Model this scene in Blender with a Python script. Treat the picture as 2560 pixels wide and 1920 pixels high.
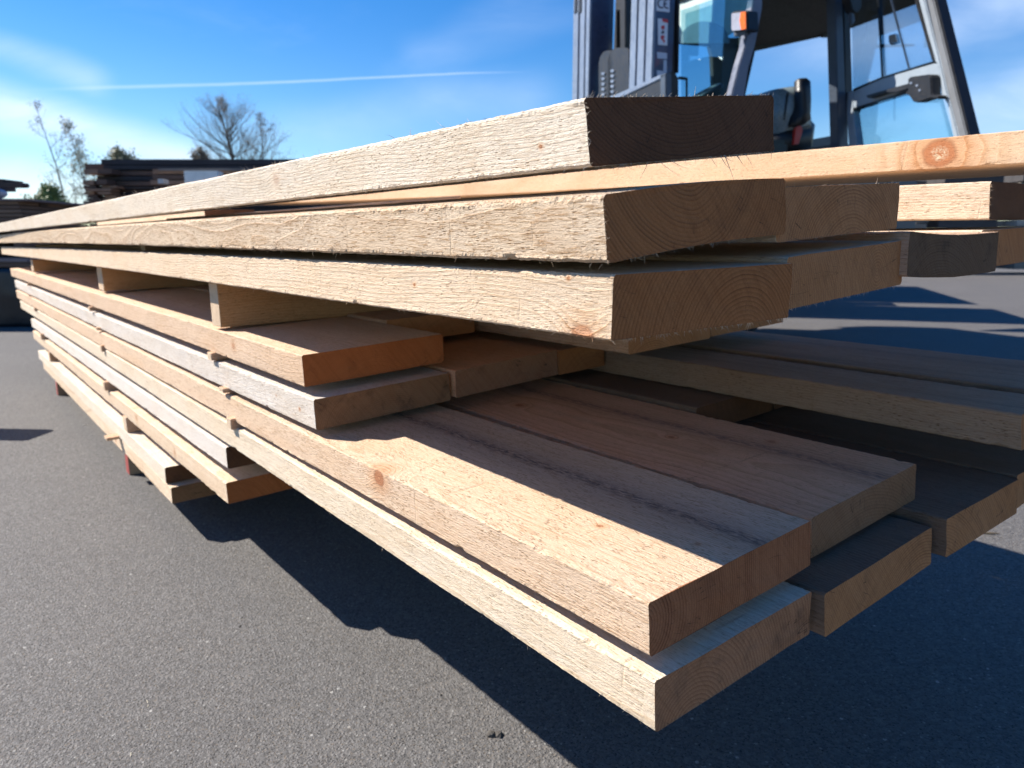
import bpy, bmesh, math, random
from math import sin, cos, radians, pi, sqrt, atan2, tan
from mathutils import Vector, Matrix, noise as mnoise

for o in list(bpy.data.objects): bpy.data.objects.remove(o)
C = bpy.context.scene.collection
SC = bpy.context.scene

# ------------------------------------------------------------------ camera
H = 0.79
PITCH = radians(10.95)
cd = bpy.data.cameras.new("camera"); cam = bpy.data.objects.new("camera", cd); C.objects.link(cam)
cam.location = (0, 0, H)
cam.rotation_euler = (radians(90) - PITCH, 0, 0)
cd.sensor_width = 36.0; cd.lens = 1824.0/2560*36; cd.clip_start = 0.02; cd.clip_end = 3000
cd.dof.use_dof = True; cd.dof.focus_distance = 0.74; cd.dof.aperture_fstop = 9.0
SC.camera = cam

# ------------------------------------------------------------------ world + sun
SUN_EL = radians(40.9)
SUN_DIR = Vector((-1.0985, 0.3529, 1.0)).normalized()          # towards the sun
w = bpy.data.worlds.new("World"); SC.world = w; w.use_nodes = True
SC.view_settings.view_transform = 'Standard'; SC.view_settings.look = 'None'
SC.view_settings.exposure = 0.98; SC.view_settings.gamma = 1.0

class NT:
    def __init__(s, tree): s.t = tree; s.n = tree.nodes; s.l = tree.links
    def node(s, typ, **kw):
        n = s.n.new(typ)
        for k, v in kw.items(): setattr(n, k, v)
        return n
    def link(s, a, b):
        s.l.new(a, b)
    def setin(s, sock, v):
        if isinstance(v, bpy.types.NodeSocket): s.l.new(v, sock)
        else: sock.default_value = v
    def m(s, op, a, b=None, c=None, clamp=False):
        n = s.n.new('ShaderNodeMath'); n.operation = op; n.use_clamp = clamp
        for i, v in enumerate((a, b, c)):
            if v is not None: s.setin(n.inputs[i], v)
        return n.outputs[0]
    def vm(s, op, a, b=None):
        n = s.n.new('ShaderNodeVectorMath'); n.operation = op
        s.setin(n.inputs[0], a)
        if b is not None: s.setin(n.inputs[1], b)
        return n.outputs[0]
    def mix(s, f, a, b, mode='MIX'):
        n = s.n.new('ShaderNodeMix'); n.data_type = 'RGBA'; n.blend_type = mode; n.clamp_factor = True
        s.setin(n.inputs[0], f)
        for i, v in ((6, a), (7, b)):
            if isinstance(v, bpy.types.NodeSocket): s.l.new(v, n.inputs[i])
            else: n.inputs[i].default_value = (v[0], v[1], v[2], 1)
        return n.outputs[2]
    def sep(s, v):
        n = s.n.new('ShaderNodeSeparateXYZ'); s.l.new(v, n.inputs[0]); return n.outputs
    def comb(s, x, y, z):
        n = s.n.new('ShaderNodeCombineXYZ')
        for i, v in enumerate((x, y, z)): s.setin(n.inputs[i], v)
        return n.outputs[0]
    def noise(s, v, scale, detail=2.0, rough=.5, dist=0.0):
        n = s.n.new('ShaderNodeTexNoise'); s.l.new(v, n.inputs['Vector'])
        n.inputs['Scale'].default_value = scale; n.inputs['Detail'].default_value = detail
        n.inputs['Roughness'].default_value = rough; n.inputs['Distortion'].default_value = dist
        return n.outputs['Fac']
    def vor(s, v, scale, feature='F1'):
        n = s.n.new('ShaderNodeTexVoronoi'); n.feature = feature; s.l.new(v, n.inputs['Vector'])
        n.inputs['Scale'].default_value = scale
        return n.outputs
    def ss(s, v, a, b, lo=0.0, hi=1.0):
        n = s.n.new('ShaderNodeMapRange'); n.interpolation_type = 'SMOOTHSTEP'; s.setin(n.inputs[0], v)
        n.inputs[1].default_value = a; n.inputs[2].default_value = b
        n.inputs[3].default_value = lo; n.inputs[4].default_value = hi
        return n.outputs[0]
    def mul(s, v, k): return s.vm('MULTIPLY', v, k)

def pix_ray(px, py):                       # direction of a photo point (2560 x 1920)
    x = (px-1280)/1824; u = (960-py)/1824
    c, s = cos(PITCH), sin(PITCH)
    return Vector((x, c+s*u, -s+c*u))

def build_world():
    t = NT(w.node_tree); t.n.clear()
    sky = t.node('ShaderNodeTexSky', sky_type='NISHITA', sun_disc=False)
    sky.sun_elevation = SUN_EL
    sky.sun_rotation = atan2(SUN_DIR.x, SUN_DIR.y)
    sky.air_density = 1.0; sky.dust_density = 0.08; sky.ozone_density = 3.0; sky.altitude = 0
    tc = t.node('ShaderNodeTexCoord')
    d = tc.outputs['Generated']
    s = t.sep(d)
    yy = t.m('MAXIMUM', t.m('ABSOLUTE', s[1]), .05)
    X = t.m('DIVIDE', s[0], yy); Zp = t.m('DIVIDE', s[2], yy)
    P = t.comb(X, Zp, 0)
    warp = t.noise(P, 2.2, 4, .55)
    warp2 = t.noise(t.mul(P, (1.2, 3.5, 1)), 2.6, 6, .6, .4)
    def band(p0, p1, half, soft, amp, wig=.05, taper=0):
        a = pix_ray(*p0); b = pix_ray(*p1)
        ax, az, bx, bz = a.x/a.y, a.z/a.y, b.x/b.y, b.z/b.y
        L = sqrt((bx-ax)**2+(bz-az)**2); tx, tz = (bx-ax)/L, (bz-az)/L
        al = t.m('ADD', t.m('MULTIPLY', t.m('SUBTRACT', X, ax), tx), t.m('MULTIPLY', t.m('SUBTRACT', Zp, az), tz))
        pr = t.m('ADD', t.m('MULTIPLY', t.m('SUBTRACT', X, ax), -tz), t.m('MULTIPLY', t.m('SUBTRACT', Zp, az), tx))
        pr = t.m('ADD', pr, t.m('MULTIPLY', t.m('SUBTRACT', warp, .5), wig))
        ad = t.m('ABSOLUTE', pr)
        hw = half
        if taper:
            hwv = t.m('MULTIPLY', t.m('SUBTRACT', 1.0, t.m('MULTIPLY', t.m('DIVIDE', al, L), taper)), half)
            ad = t.m('DIVIDE', ad, t.m('MAXIMUM', hwv, half*.05)); ad = t.m('MULTIPLY', ad, half)
        f = t.ss(ad, half*soft, half, 1, 0)
        f = t.m('MULTIPLY', f, t.ss(al, -.25, 0.05, 0, 1))
        f = t.m('MULTIPLY', f, t.ss(al, L*.8, L*1.02, 1, 0))
        return t.m('MULTIPLY', f, amp)
    tex = t.ss(warp2, .3, .75, .35, 1.0)
    bands = [
        (band((-140, 235), (600, 420), .060, .0, .80, .05, .45), 1),
        (band((-150, 60), (300, 215), .030, .0, .45, .08), 1),
        (band((-200, 450), (300, 480), .050, .0, .55, .06), 1),
        (band((215, 219), (1330, 180), .0038, .0, .34, .014, .6), 2),
        (band((1330, 60), (980, 130), .03, .0, .12, .1), 1),
        (band((760, 300), (1430, 235), .045, .0, .22, .08), 1),
        (band((2190, 95), (2900, -60), .07, .0, .45, .1), 1),
        (band((2330, 330), (2900, 150), .085, .2, .42, .06), 1),
        (band((1250, 30), (1500, -150), .04, .0, .1, .1), 1)]
    acc = None
    for f, tx_ in bands:
        if tx_ == 1: f = t.m('MULTIPLY', f, tex)
        if tx_ == 2: f = t.m('MULTIPLY', f, t.m('MULTIPLY', t.ss(X, -.66, -.45), t.ss(warp2, .2, .6, .6, 1)))
        acc = f if acc is None else t.m('SUBTRACT', 1.0, t.m('MULTIPLY', t.m('SUBTRACT', 1.0, acc), t.m('SUBTRACT', 1.0, f)))
    vwisp = t.ss(warp2, .5, .9, 0, .12)
    acc = t.m('ADD', acc, vwisp, clamp=True)
    acc = t.m('MULTIPLY', acc, t.ss(s[2], -.02, .03, 0, 1))
    acc = t.m('MULTIPLY', acc, t.ss(s[2], .55, .8, 1, 0))
    hsv = t.node('ShaderNodeHueSaturation'); hsv.inputs['Saturation'].default_value = 1.42; hsv.inputs['Hue'].default_value = .509
    hsv.inputs['Value'].default_value = 1.0
    t.link(sky.outputs[0], hsv.inputs['Color'])
    col = t.mix(acc, hsv.outputs[0], (6.4, 7.4, 9.0))
    bg = t.node('ShaderNodeBackground'); t.link(col, bg.inputs[0]); bg.inputs[1].default_value = 0.082
    out = t.node('ShaderNodeOutputWorld'); t.link(bg.outputs[0], out.inputs[0])
build_world()

sl = bpy.data.lights.new("sun", 'SUN'); sun = bpy.data.objects.new("sun", sl); C.objects.link(sun)
sl.energy = 5.0; sl.angle = radians(.53); sl.color = (1.0, .945, .86)
sun.rotation_euler = SUN_DIR.to_track_quat('Z', 'Y').to_euler(); sun.location = (-6, 2, 8)

# ------------------------------------------------------------------ helpers
def tag(o, label=None, cat=None, group=None, kind=None):
    if label: o['label'] = label
    if cat: o['category'] = cat
    if group: o['group'] = group
    if kind: o['kind'] = kind
    return o
def mesh_obj(name, verts, faces, mats=None, parent=None, fm=None, smooth=False):
    me = bpy.data.meshes.new(name); me.from_pydata([tuple(v) for v in verts], [], faces)
    for m in (mats if isinstance(mats, (list, tuple)) else [mats] if mats else []): me.materials.append(m)
    if fm: me.polygons.foreach_set('material_index', fm)
    if smooth: me.polygons.foreach_set('use_smooth', [True]*len(me.polygons))
    me.update()
    o = bpy.data.objects.new(name, me); C.objects.link(o)
    if parent: o.parent = parent
    return o
def empty(name, loc, rz=0):
    o = bpy.data.objects.new(name, None); o.location = loc; o.rotation_euler = (0, 0, rz); C.objects.link(o)
    o.empty_display_size = .1
    return o
class MB:
    def __init__(s): s.v = []; s.f = []
    def box(s, a, b, bev=0):
        (x0, y0, z0), (x1, y1, z1) = a, b
        if x0 > x1: x0, x1 = x1, x0
        if y0 > y1: y0, y1 = y1, y0
        if z0 > z1: z0, z1 = z1, z0
        if bev <= 0:
            k = len(s.v)
            s.v += [(x, y, z) for z in (z0, z1) for y in (y0, y1) for x in (x0, x1)]
            s.f += [[k+i for i in q] for q in ((0, 2, 3, 1), (4, 5, 7, 6), (0, 1, 5, 4), (2, 6, 7, 3), (0, 4, 6, 2), (1, 3, 7, 5))]
            return s
        bm = bmesh.new(); bmesh.ops.create_cube(bm, size=1)
        for v in bm.verts: v.co = Vector(((x0+x1)/2+v.co.x*(x1-x0), (y0+y1)/2+v.co.y*(y1-y0), (z0+z1)/2+v.co.z*(z1-z0)))
        bmesh.ops.bevel(bm, geom=list(bm.edges), offset=bev, segments=2, affect='EDGES')
        s.bm(bm); return s
    def bm(s, bm):
        k = len(s.v); bm.verts.ensure_lookup_table()
        for i, v in enumerate(bm.verts): v.index = i
        s.v += [tuple(v.co) for v in bm.verts]; s.f += [[k+v.index for v in f.verts] for f in bm.faces]; bm.free()
    def tube(s, pts, r, n=8, cap=True):
        k0 = len(s.v); pts = [Vector(p) for p in pts]; m = len(pts)
        rs = r if isinstance(r, (list, tuple)) else [r]*m
        for i, p in enumerate(pts):
            d = (pts[min(i+1, m-1)]-pts[max(i-1, 0)]).normalized()
            a = d.orthogonal().normalized() if i == 0 else (a_-d*a_.dot(d)).normalized()
            a_ = a; b = d.cross(a)
            for j in range(n):
                q = 2*pi*j/n; s.v.append(tuple(p+(a*cos(q)+b*sin(q))*rs[i]))
        for i in range(m-1):
            for j in range(n):
                A = k0+i*n+j; B = k0+i*n+(j+1) % n; s.f.append([A, B, B+n, A+n])
        if cap:
            s.f.append([k0+j for j in reversed(range(n))]); s.f.append([k0+(m-1)*n+j for j in range(n)])
        return s
    def prism(s, pts, off):                 # polygon (3-D points) extruded by a vector
        k = len(s.v); n = len(pts); off = Vector(off)
        s.v += [tuple(Vector(p)) for p in pts]+[tuple(Vector(p)+off) for p in pts]
        s.f.append([k+i for i in reversed(range(n))]); s.f.append([k+n+i for i in range(n)])
        for i in range(n): s.f.append([k+i, k+(i+1) % n, k+n+(i+1) % n, k+n+i])
        return s
    def build(s, name, mat, parent=None, smooth=False):
        o = mesh_obj(name, s.v, s.f, mat, parent, smooth=smooth)
        return o
def simple_mat(name, col, rough=.5, metal=0, bump=0, bscale=60, var=.12, vscale=8, coat=0, spec=.5):
    m = bpy.data.materials.new(name); m.use_nodes = True; t = NT(m.node_tree)
    b = t.n['Principled BSDF']; tc = t.node('ShaderNodeTexCoord'); o = tc.outputs['Object']
    n = t.noise(o, vscale, 5, .6)
    n2 = t.noise(o, vscale*7, 3, .6)
    f = t.m('ADD', t.m('MULTIPLY', n, .7), t.m('MULTIPLY', n2, .3))
    c = t.mix(t.ss(f, .3, .7), [x*(1-var) for x in col], [min(1, x*(1+var)) for x in col])
    t.link(c, b.inputs['Base Color'])
    b.inputs['Metallic'].default_value = metal; b.inputs['Specular IOR Level'].default_value = spec
    t.link(t.ss(n2, .3, .7, max(0, rough-.08), min(1, rough+.1)), b.inputs['Roughness'])
    b.inputs['Coat Weight'].default_value = coat
    if bump:
        bp = t.node('ShaderNodeBump'); bp.inputs['Strength'].default_value = bump; bp.inputs['Distance'].default_value = .002
        t.link(t.noise(o, bscale, 4, .6), bp.inputs['Height']); t.link(bp.outputs[0], b.inputs['Normal'])
    return m

# ------------------------------------------------------------------ wood
def wood_group():
    g = bpy.data.node_groups.new('sawn_wood', 'ShaderNodeTree')
    I = g.interface
    def fin(n, d, typ='NodeSocketFloat'):
        s = I.new_socket(n, in_out='INPUT', socket_type=typ); s.default_value = d
    fin('Light', (.62, .5, .36, 1), 'NodeSocketColor'); fin('Dark', (.5, .36, .22, 1), 'NodeSocketColor')
    fin('PithY', .1); fin('PithZ', -.12); fin('Pitch', .0045); fin('RingC', .62); fin('Seed', 0.0)
    fin('Fuzz', 1.0); fin('Saw', 1.0); fin('StainY', 9.0); fin('Stain', 0.0); fin('End', 0.0); fin('Blue', .3)
    for k in (1, 2, 3):
        fin('K%d' % k, (9, 9, 0), 'NodeSocketVector'); fin('R%d' % k, .01); fin('A%d' % k, 0.0)   # knot at (x, cross) on side/top
    fin('RingB', .35); fin('Soil', 0.0); fin('Core', 0.0)
    I.new_socket('Shader', in_out='OUTPUT', socket_type='NodeSocketShader')
    t = NT(g); gi = t.node('NodeGroupInput'); G = gi.outputs
    tc = t.node('ShaderNodeTexCoord'); ob = tc.outputs['Object']
    s = t.sep(ob); x, y, z = s[0], s[1], s[2]
    sv = t.comb(G['Seed'], t.m('MULTIPLY', G['Seed'], 1.7), t.m('MULTIPLY', G['Seed'], .6))
    P = t.vm('ADD', ob, sv)
    lowv = t.comb(t.m('MULTIPLY', x, 2.2), t.m('MULTIPLY', y, 5.0), t.m('MULTIPLY', z, 5.0))
    lowv = t.vm('ADD', lowv, sv)
    low = t.noise(lowv, 1.0, 2, .5)
    # knots: distance on the face, using x and (y+z) as the cross coordinate
    vk = t.node('ShaderNodeVectorTransform', vector_type='NORMAL', convert_from='WORLD', convert_to='OBJECT')
    geo = t.node('ShaderNodeNewGeometry'); t.link(geo.outputs['True Normal'], vk.inputs[0])
    ns = t.sep(vk.outputs[0])
    topness = t.ss(t.m('ABSOLUTE', ns[2]), .5, .8)         # 1 on top / bottom faces
    kb = None; kcol = None
    for k in (1, 2, 3):
        ks = t.sep(G['K%d' % k])
        dx = t.m('SUBTRACT', x, ks[0])
        dy = t.m('SUBTRACT', y, ks[1]); dz = t.m('SUBTRACT', z, ks[2])
        dd = t.m('SQRT', t.m('ADD', t.m('ADD', t.m('MULTIPLY', dx, dx), t.m('MULTIPLY', t.m('MULTIPLY', dy, dy), 1.6)), t.m('MULTIPLY', t.m('MULTIPLY', dz, dz), 1.6)))
        dd = t.m('ADD', dd, t.m('MULTIPLY', t.m('SUBTRACT', t.noise(P, 38, 3), .5), t.m('MULTIPLY', G['R%d' % k], .55)))
        q = t.m('DIVIDE', dd, G['R%d' % k])
        bend = t.m('MULTIPLY', t.m('EXPONENT', t.m('MULTIPLY', t.m('MULTIPLY', q, q), -.13)), t.m('MULTIPLY', G['R%d' % k], t.m('MULTIPLY', G['A%d' % k], 1.7)))
        kb = bend if kb is None else t.m('ADD', kb, bend)
        core = t.m('MULTIPLY', t.ss(q, .75, 1.15, 1, 0), G['A%d' % k])
        kcol = core if kcol is None else t.m('MAXIMUM', kcol, core)
        if k == 1: q1 = q
        halo = t.m('MULTIPLY', t.ss(q, .9, 3.0, .5, 0), G['A%d' % k])
        hal = halo if k == 1 else t.m('MAXIMUM', hal, halo)
        rr = t.m('MULTIPLY', t.m('SINE', t.m('MULTIPLY', dd, 2600.)), t.m('MULTIPLY', core, .5))
        krr = rr if k == 1 else t.m('ADD', krr, rr)
    py = t.m('SUBTRACT', y, G['PithY']); pz = t.m('SUBTRACT', z, G['PithZ'])
    wob = t.noise(t.vm('ADD', t.mul(ob, (6, 30, 30)), sv), 1.0, 3, .5)
    r = t.m('SQRT', t.m('ADD', t.m('MULTIPLY', py, py), t.m('MULTIPLY', pz, pz)))
    r = t.m('ADD', r, t.m('MULTIPLY', t.m('SUBTRACT', low, .5), .030))
    r = t.m('ADD', r, t.m('MULTIPLY', t.m('SUBTRACT', wob, .5), .0028))
    r = t.m('ADD', r, kb)
    r = t.m('ADD', r, t.m('MULTIPLY', x, .004))
    ph = t.m('DIVIDE', r, G['Pitch'])
    fr = t.m('FRACT', ph)
    ring = t.m('POWER', fr, 2.2)                            # slow rise, sharp fall: late wood line
    ring = t.m('MULTIPLY', ring, t.ss(fr, .9, 1.0, 1, 0))
    irr = t.noise(t.comb(t.m('MULTIPLY', r, 160.), G['Seed'], 0), 1.0, 2, .6)
    ring = t.m('MULTIPLY', ring, t.ss(irr, .25, .75, .25, 1.25))
    fib = t.noise(t.vm('ADD', t.mul(ob, (40, 900, 900)), sv), 1.0, 3, .7)
    fibe = t.noise(t.mul(ob, (300, 900, 900)), 1.0, 3, .6)
    fz = t.noise(t.mul(ob, (130, 800, 800)), 1.0, 4, .75, .5)
    fz2 = t.noise(t.vm('ADD', t.mul(ob, (48, 430, 430)), sv), 1.0, 5, .75, .5)
    blot = t.noise(t.vm('ADD', t.mul(ob, (5, 14, 14)), sv), 1.0, 5, .6)
    col = t.mix(t.m('MULTIPLY', t.m('MULTIPLY', ring, t.m('ADD', 1.0, t.m('MULTIPLY', hal, 2.2))), G['RingC'], clamp=True), G['Light'], G['Dark'])
    col = t.mix(t.ss(blot, .35, .75, 0, .38), col, t.mix(1.0, col, (.86, .74, .58), 'MULTIPLY'))
    col = t.mix(t.ss(fib, .3, .75, .0, .30), col, t.mix(1.0, col, (.78, .66, .52), 'MULTIPLY'))
    col = t.mix(t.m('MULTIPLY', t.ss(fz, .30, .52, 1, 0), .42), col, t.mix(1.0, col, (.66, .54, .42), 'MULTIPLY'))
    col = t.mix(t.m('MULTIPLY', t.ss(fz, .55, .75), .35), col, t.mix(1.0, col, (1.25, 1.25, 1.25), 'MULTIPLY'))
    fzz = t.m('MULTIPLY', t.m('MULTIPLY', t.ss(fz2, .52, .62), t.ss(fz2, .62, .70, 1, 0)), G['Fuzz'])
    fzz = t.m('MULTIPLY', fzz, t.m('SUBTRACT', 1.0, G['End']))
    col = t.mix(t.m('MULTIPLY', fzz, .45, clamp=True), col, t.mix(1.0, col, (.62, .50, .38), 'MULTIPLY'))
    # sparse torn fibres: small dark dashes
    dash = t.vor(t.vm('ADD', t.mul(ob, (85, 560, 560)), sv), 1.0)
    dsh = t.m('MULTIPLY', t.ss(dash['Distance'], .08, .30, 1, 0), t.ss(t.noise(t.mul(ob, (20, 40, 40)), 1.0, 3), .38, .58, 0, 1))
    dsh = t.m('MULTIPLY', dsh, t.m('SUBTRACT', 1.0, G['End']))
    col = t.mix(t.m('MULTIPLY', t.m('MULTIPLY', dsh, G['Fuzz']), .85, clamp=True), col, t.mix(1.0, col, (.55, .42, .30), 'MULTIPLY'))
    # band-saw strokes across the face
    sx = t.comb(t.m('ADD', t.m('MULTIPLY', x, 95.), t.m('MULTIPLY', t.m('ADD', y, z), 6.)), t.m('MULTIPLY', G['Seed'], 3.), t.m('MULTIPLY', t.m('ADD', y, z), 10.))
    sawn = t.noise(sx, 1.0, 2, .6)
    sx2 = t.comb(t.m('MULTIPLY', x, 16.), G['Seed'], 0)
    occ = t.noise(sx2, 1.0, 2, .5)
    line = t.m('MULTIPLY', t.ss(sawn, .62, .72), t.ss(occ, .45, .62))
    lined = t.m('MULTIPLY', line, t.ss(fz, .4, .62))
    sawamt = t.m('MULTIPLY', t.m('MULTIPLY', lined, G['Saw']), t.m('SUBTRACT', 1.0, G['End']))
    col = t.mix(t.m('MULTIPLY', sawamt, .38, clamp=True), col, (.24, .15, .07))
    # knots
    kin = t.m('MULTIPLY', t.ss(q1, .25, .62, 1, 0), t.ss(t.noise(P, 170, 3, .6, 1.5), .44, .56))
    kc = t.mix(t.m('ADD', t.m('MULTIPLY', krr, .9), .5, clamp=True), (.30, .07, .022), (.52, .23, .10))
    kc = t.mix(t.m('MULTIPLY', kin, G['Core']), kc, (.62, .50, .34))
    rim = t.m('MULTIPLY', t.ss(q1, .78, .95), t.ss(q1, .98, 1.15, 1, 0))
    kc = t.mix(t.m('MULTIPLY', rim, .55), kc, (.14, .045, .02))
    col = t.mix(hal, col, t.mix(1.0, col, (.85, .55, .33), 'MULTIPLY'))
    col = t.mix(t.m('MULTIPLY', kcol, .85), col, kc)
    # end grain wear / blue stain
    radn = t.noise(t.vm('ADD', t.mul(ob, (1, 28, 28)), sv), 1.0, 4, .6)
    col = t.mix(t.m('MULTIPLY', t.ss(radn, .5, .78), t.m('MULTIPLY', G['Blue'], .9)), col, t.mix(1.0, col, (.50, .52, .58), 'MULTIPLY'))
    col = t.mix(t.m('MULTIPLY', t.m('MULTIPLY', G['End'], t.ss(fibe, .35, .7)), .4), col, t.mix(1.0, col, (.6, .5, .42), 'MULTIPLY'))
    # drying cracks on the end
    ang = t.m('ARCTAN2', pz, py)
    an = t.noise(t.comb(t.m('MULTIPLY', ang, 7.0), t.m('MULTIPLY', r, 6.), G['Seed']), 1.0, 2, .6)
    an = t.m('ADD', an, t.m('MULTIPLY', t.m('SUBTRACT', fibe, .5), .006))
    cm = t.m('MULTIPLY', t.m('MULTIPLY', t.ss(t.m('ABSOLUTE', t.m('SUBTRACT', an, .5)), .0, .006, 1, 0), t.ss(radn, .50, .58)), G['End'])
    cm = t.m('MULTIPLY', cm, t.ss(t.noise(t.vm('ADD', t.mul(ob, (1, 60, 60)), sv), 1.0, 2), .35, .5))
    # circular saw sweeps over the end
    swp = t.noise(t.comb(t.m('MULTIPLY', t.m('ADD', y, t.m('MULTIPLY', z, .7)), 260.), t.m('MULTIPLY', z, 18.), G['Seed']), 1.0, 2, .6)
    col = t.mix(t.m('MULTIPLY', t.m('MULTIPLY', t.ss(swp, .42, .7), G['End']), .30), col, t.mix(1.0, col, (.62, .55, .48), 'MULTIPLY'))
    col = t.mix(t.m('MULTIPLY', cm, .8), col, (.03, .018, .012))
    # long dark streak (bark dirt / pitch) along the grain
    dy2 = t.m('ABSOLUTE', t.m('SUBTRACT', t.m('ADD', y, t.m('MULTIPLY', t.m('SUBTRACT', t.noise(t.comb(t.m('MULTIPLY', x, 3.), G['Seed'], 0), 1.0, 3), .5), .03)), G['StainY']))
    st = t.m('MULTIPLY', t.ss(dy2, .0, .018, 1, 0), t.ss(t.noise(t.mul(ob, (60, 260, 200)), 1.0, 4, .7), .38, .62))
    st = t.m('MULTIPLY', t.m('MULTIPLY', st, G['Stain']), topness)
    col = t.mix(t.m('MULTIPLY', st, .75), col, (.06, .05, .06))
    wide = t.m('MULTIPLY', t.m('MULTIPLY', t.ss(dy2, .01, .055, .5, 0), G['Stain']), topness)
    col = t.mix(wide, col, t.mix(1.0, col, (.62, .62, .68), 'MULTIPLY'))
    soil = t.noise(t.vm('ADD', t.mul(ob, (9, 22, 22)), sv), 1.0, 6, .7)
    col = t.mix(t.m('MULTIPLY', t.ss(soil, .5, .75), G['Soil']), col, (.09, .07, .055))
    b = t.node('ShaderNodeBsdfPrincipled'); t.link(col, b.inputs['Base Color'])
    b.inputs['Roughness'].default_value = .82; b.inputs['Specular IOR Level'].default_value = .22
    # relief
    h = t.m('ADD', t.m('MULTIPLY', t.m('MULTIPLY', ring, G['RingB']), 1.0), t.m('MULTIPLY', fz, 1.0))
    h = t.m('ADD', h, t.m('MULTIPLY', fib, .6))
    h = t.m('SUBTRACT', h, t.m('MULTIPLY', dsh, 1.3))
    h = t.m('ADD', h, t.m('MULTIPLY', fz2, 1.6))
    h = t.m('SUBTRACT', h, t.m('MULTIPLY', line, .5))
    h = t.m('MULTIPLY', h, t.m('ADD', .35, t.m('MULTIPLY', G['Fuzz'], .65)))
    big = t.noise(t.mul(ob, (30, 60, 60)), 1.0, 3, .5)
    h = t.m('ADD', h, t.m('MULTIPLY', big, .6))
    h = t.m('ADD', h, t.m('MULTIPLY', t.noise(t.mul(ob, (420, 420, 420)), 1.0, 2, .6), .6))
    bp = t.node('ShaderNodeBump'); bp.inputs['Strength'].default_value = 1.0; bp.inputs['Distance'].default_value = .0011
    t.link(h, bp.inputs['Height']); t.link(bp.outputs[0], b.inputs['Normal'])
    go = t.node('NodeGroupOutput'); t.link(b.outputs[0], go.inputs[0])
    return g
WG = wood_group()
def wood_mat(name, light, dark, seed, end=0, **kw):
    m = bpy.data.materials.new(name); m.use_nodes = True; t = NT(m.node_tree); t.n.clear()
    n = t.node('ShaderNodeGroup'); n.node_tree = WG
    o = t.node('ShaderNodeOutputMaterial'); t.link(n.outputs[0], o.inputs[0])
    n.inputs['Light'].default_value = (*light, 1); n.inputs['Dark'].default_value = (*dark, 1)
    n.inputs['Seed'].default_value = seed; n.inputs['End'].default_value = end
    for k, v in kw.items(): n.inputs[k].default_value = v
    return m

YL = radians(38.5)
Uv = Vector((-sin(YL), cos(YL), 0)); Vv = Vector((cos(YL), sin(YL), 0)); Zv = Vector((0, 0, 1))
def on_edge_noise(i, x, seed, a_hi, a_mid):
    n1 = mnoise.noise(Vector((x*260, seed*7.3+i*11.1, 0)))
    n2 = mnoise.noise(Vector((x*55, seed*3.1+i*5.7, 3)))
    n3 = mnoise.noise(Vector((x*6, seed*1.9+i*2.7, 8)))
    return n1*a_hi+n2*a_mid*.6+n3*a_mid*.8

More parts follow.
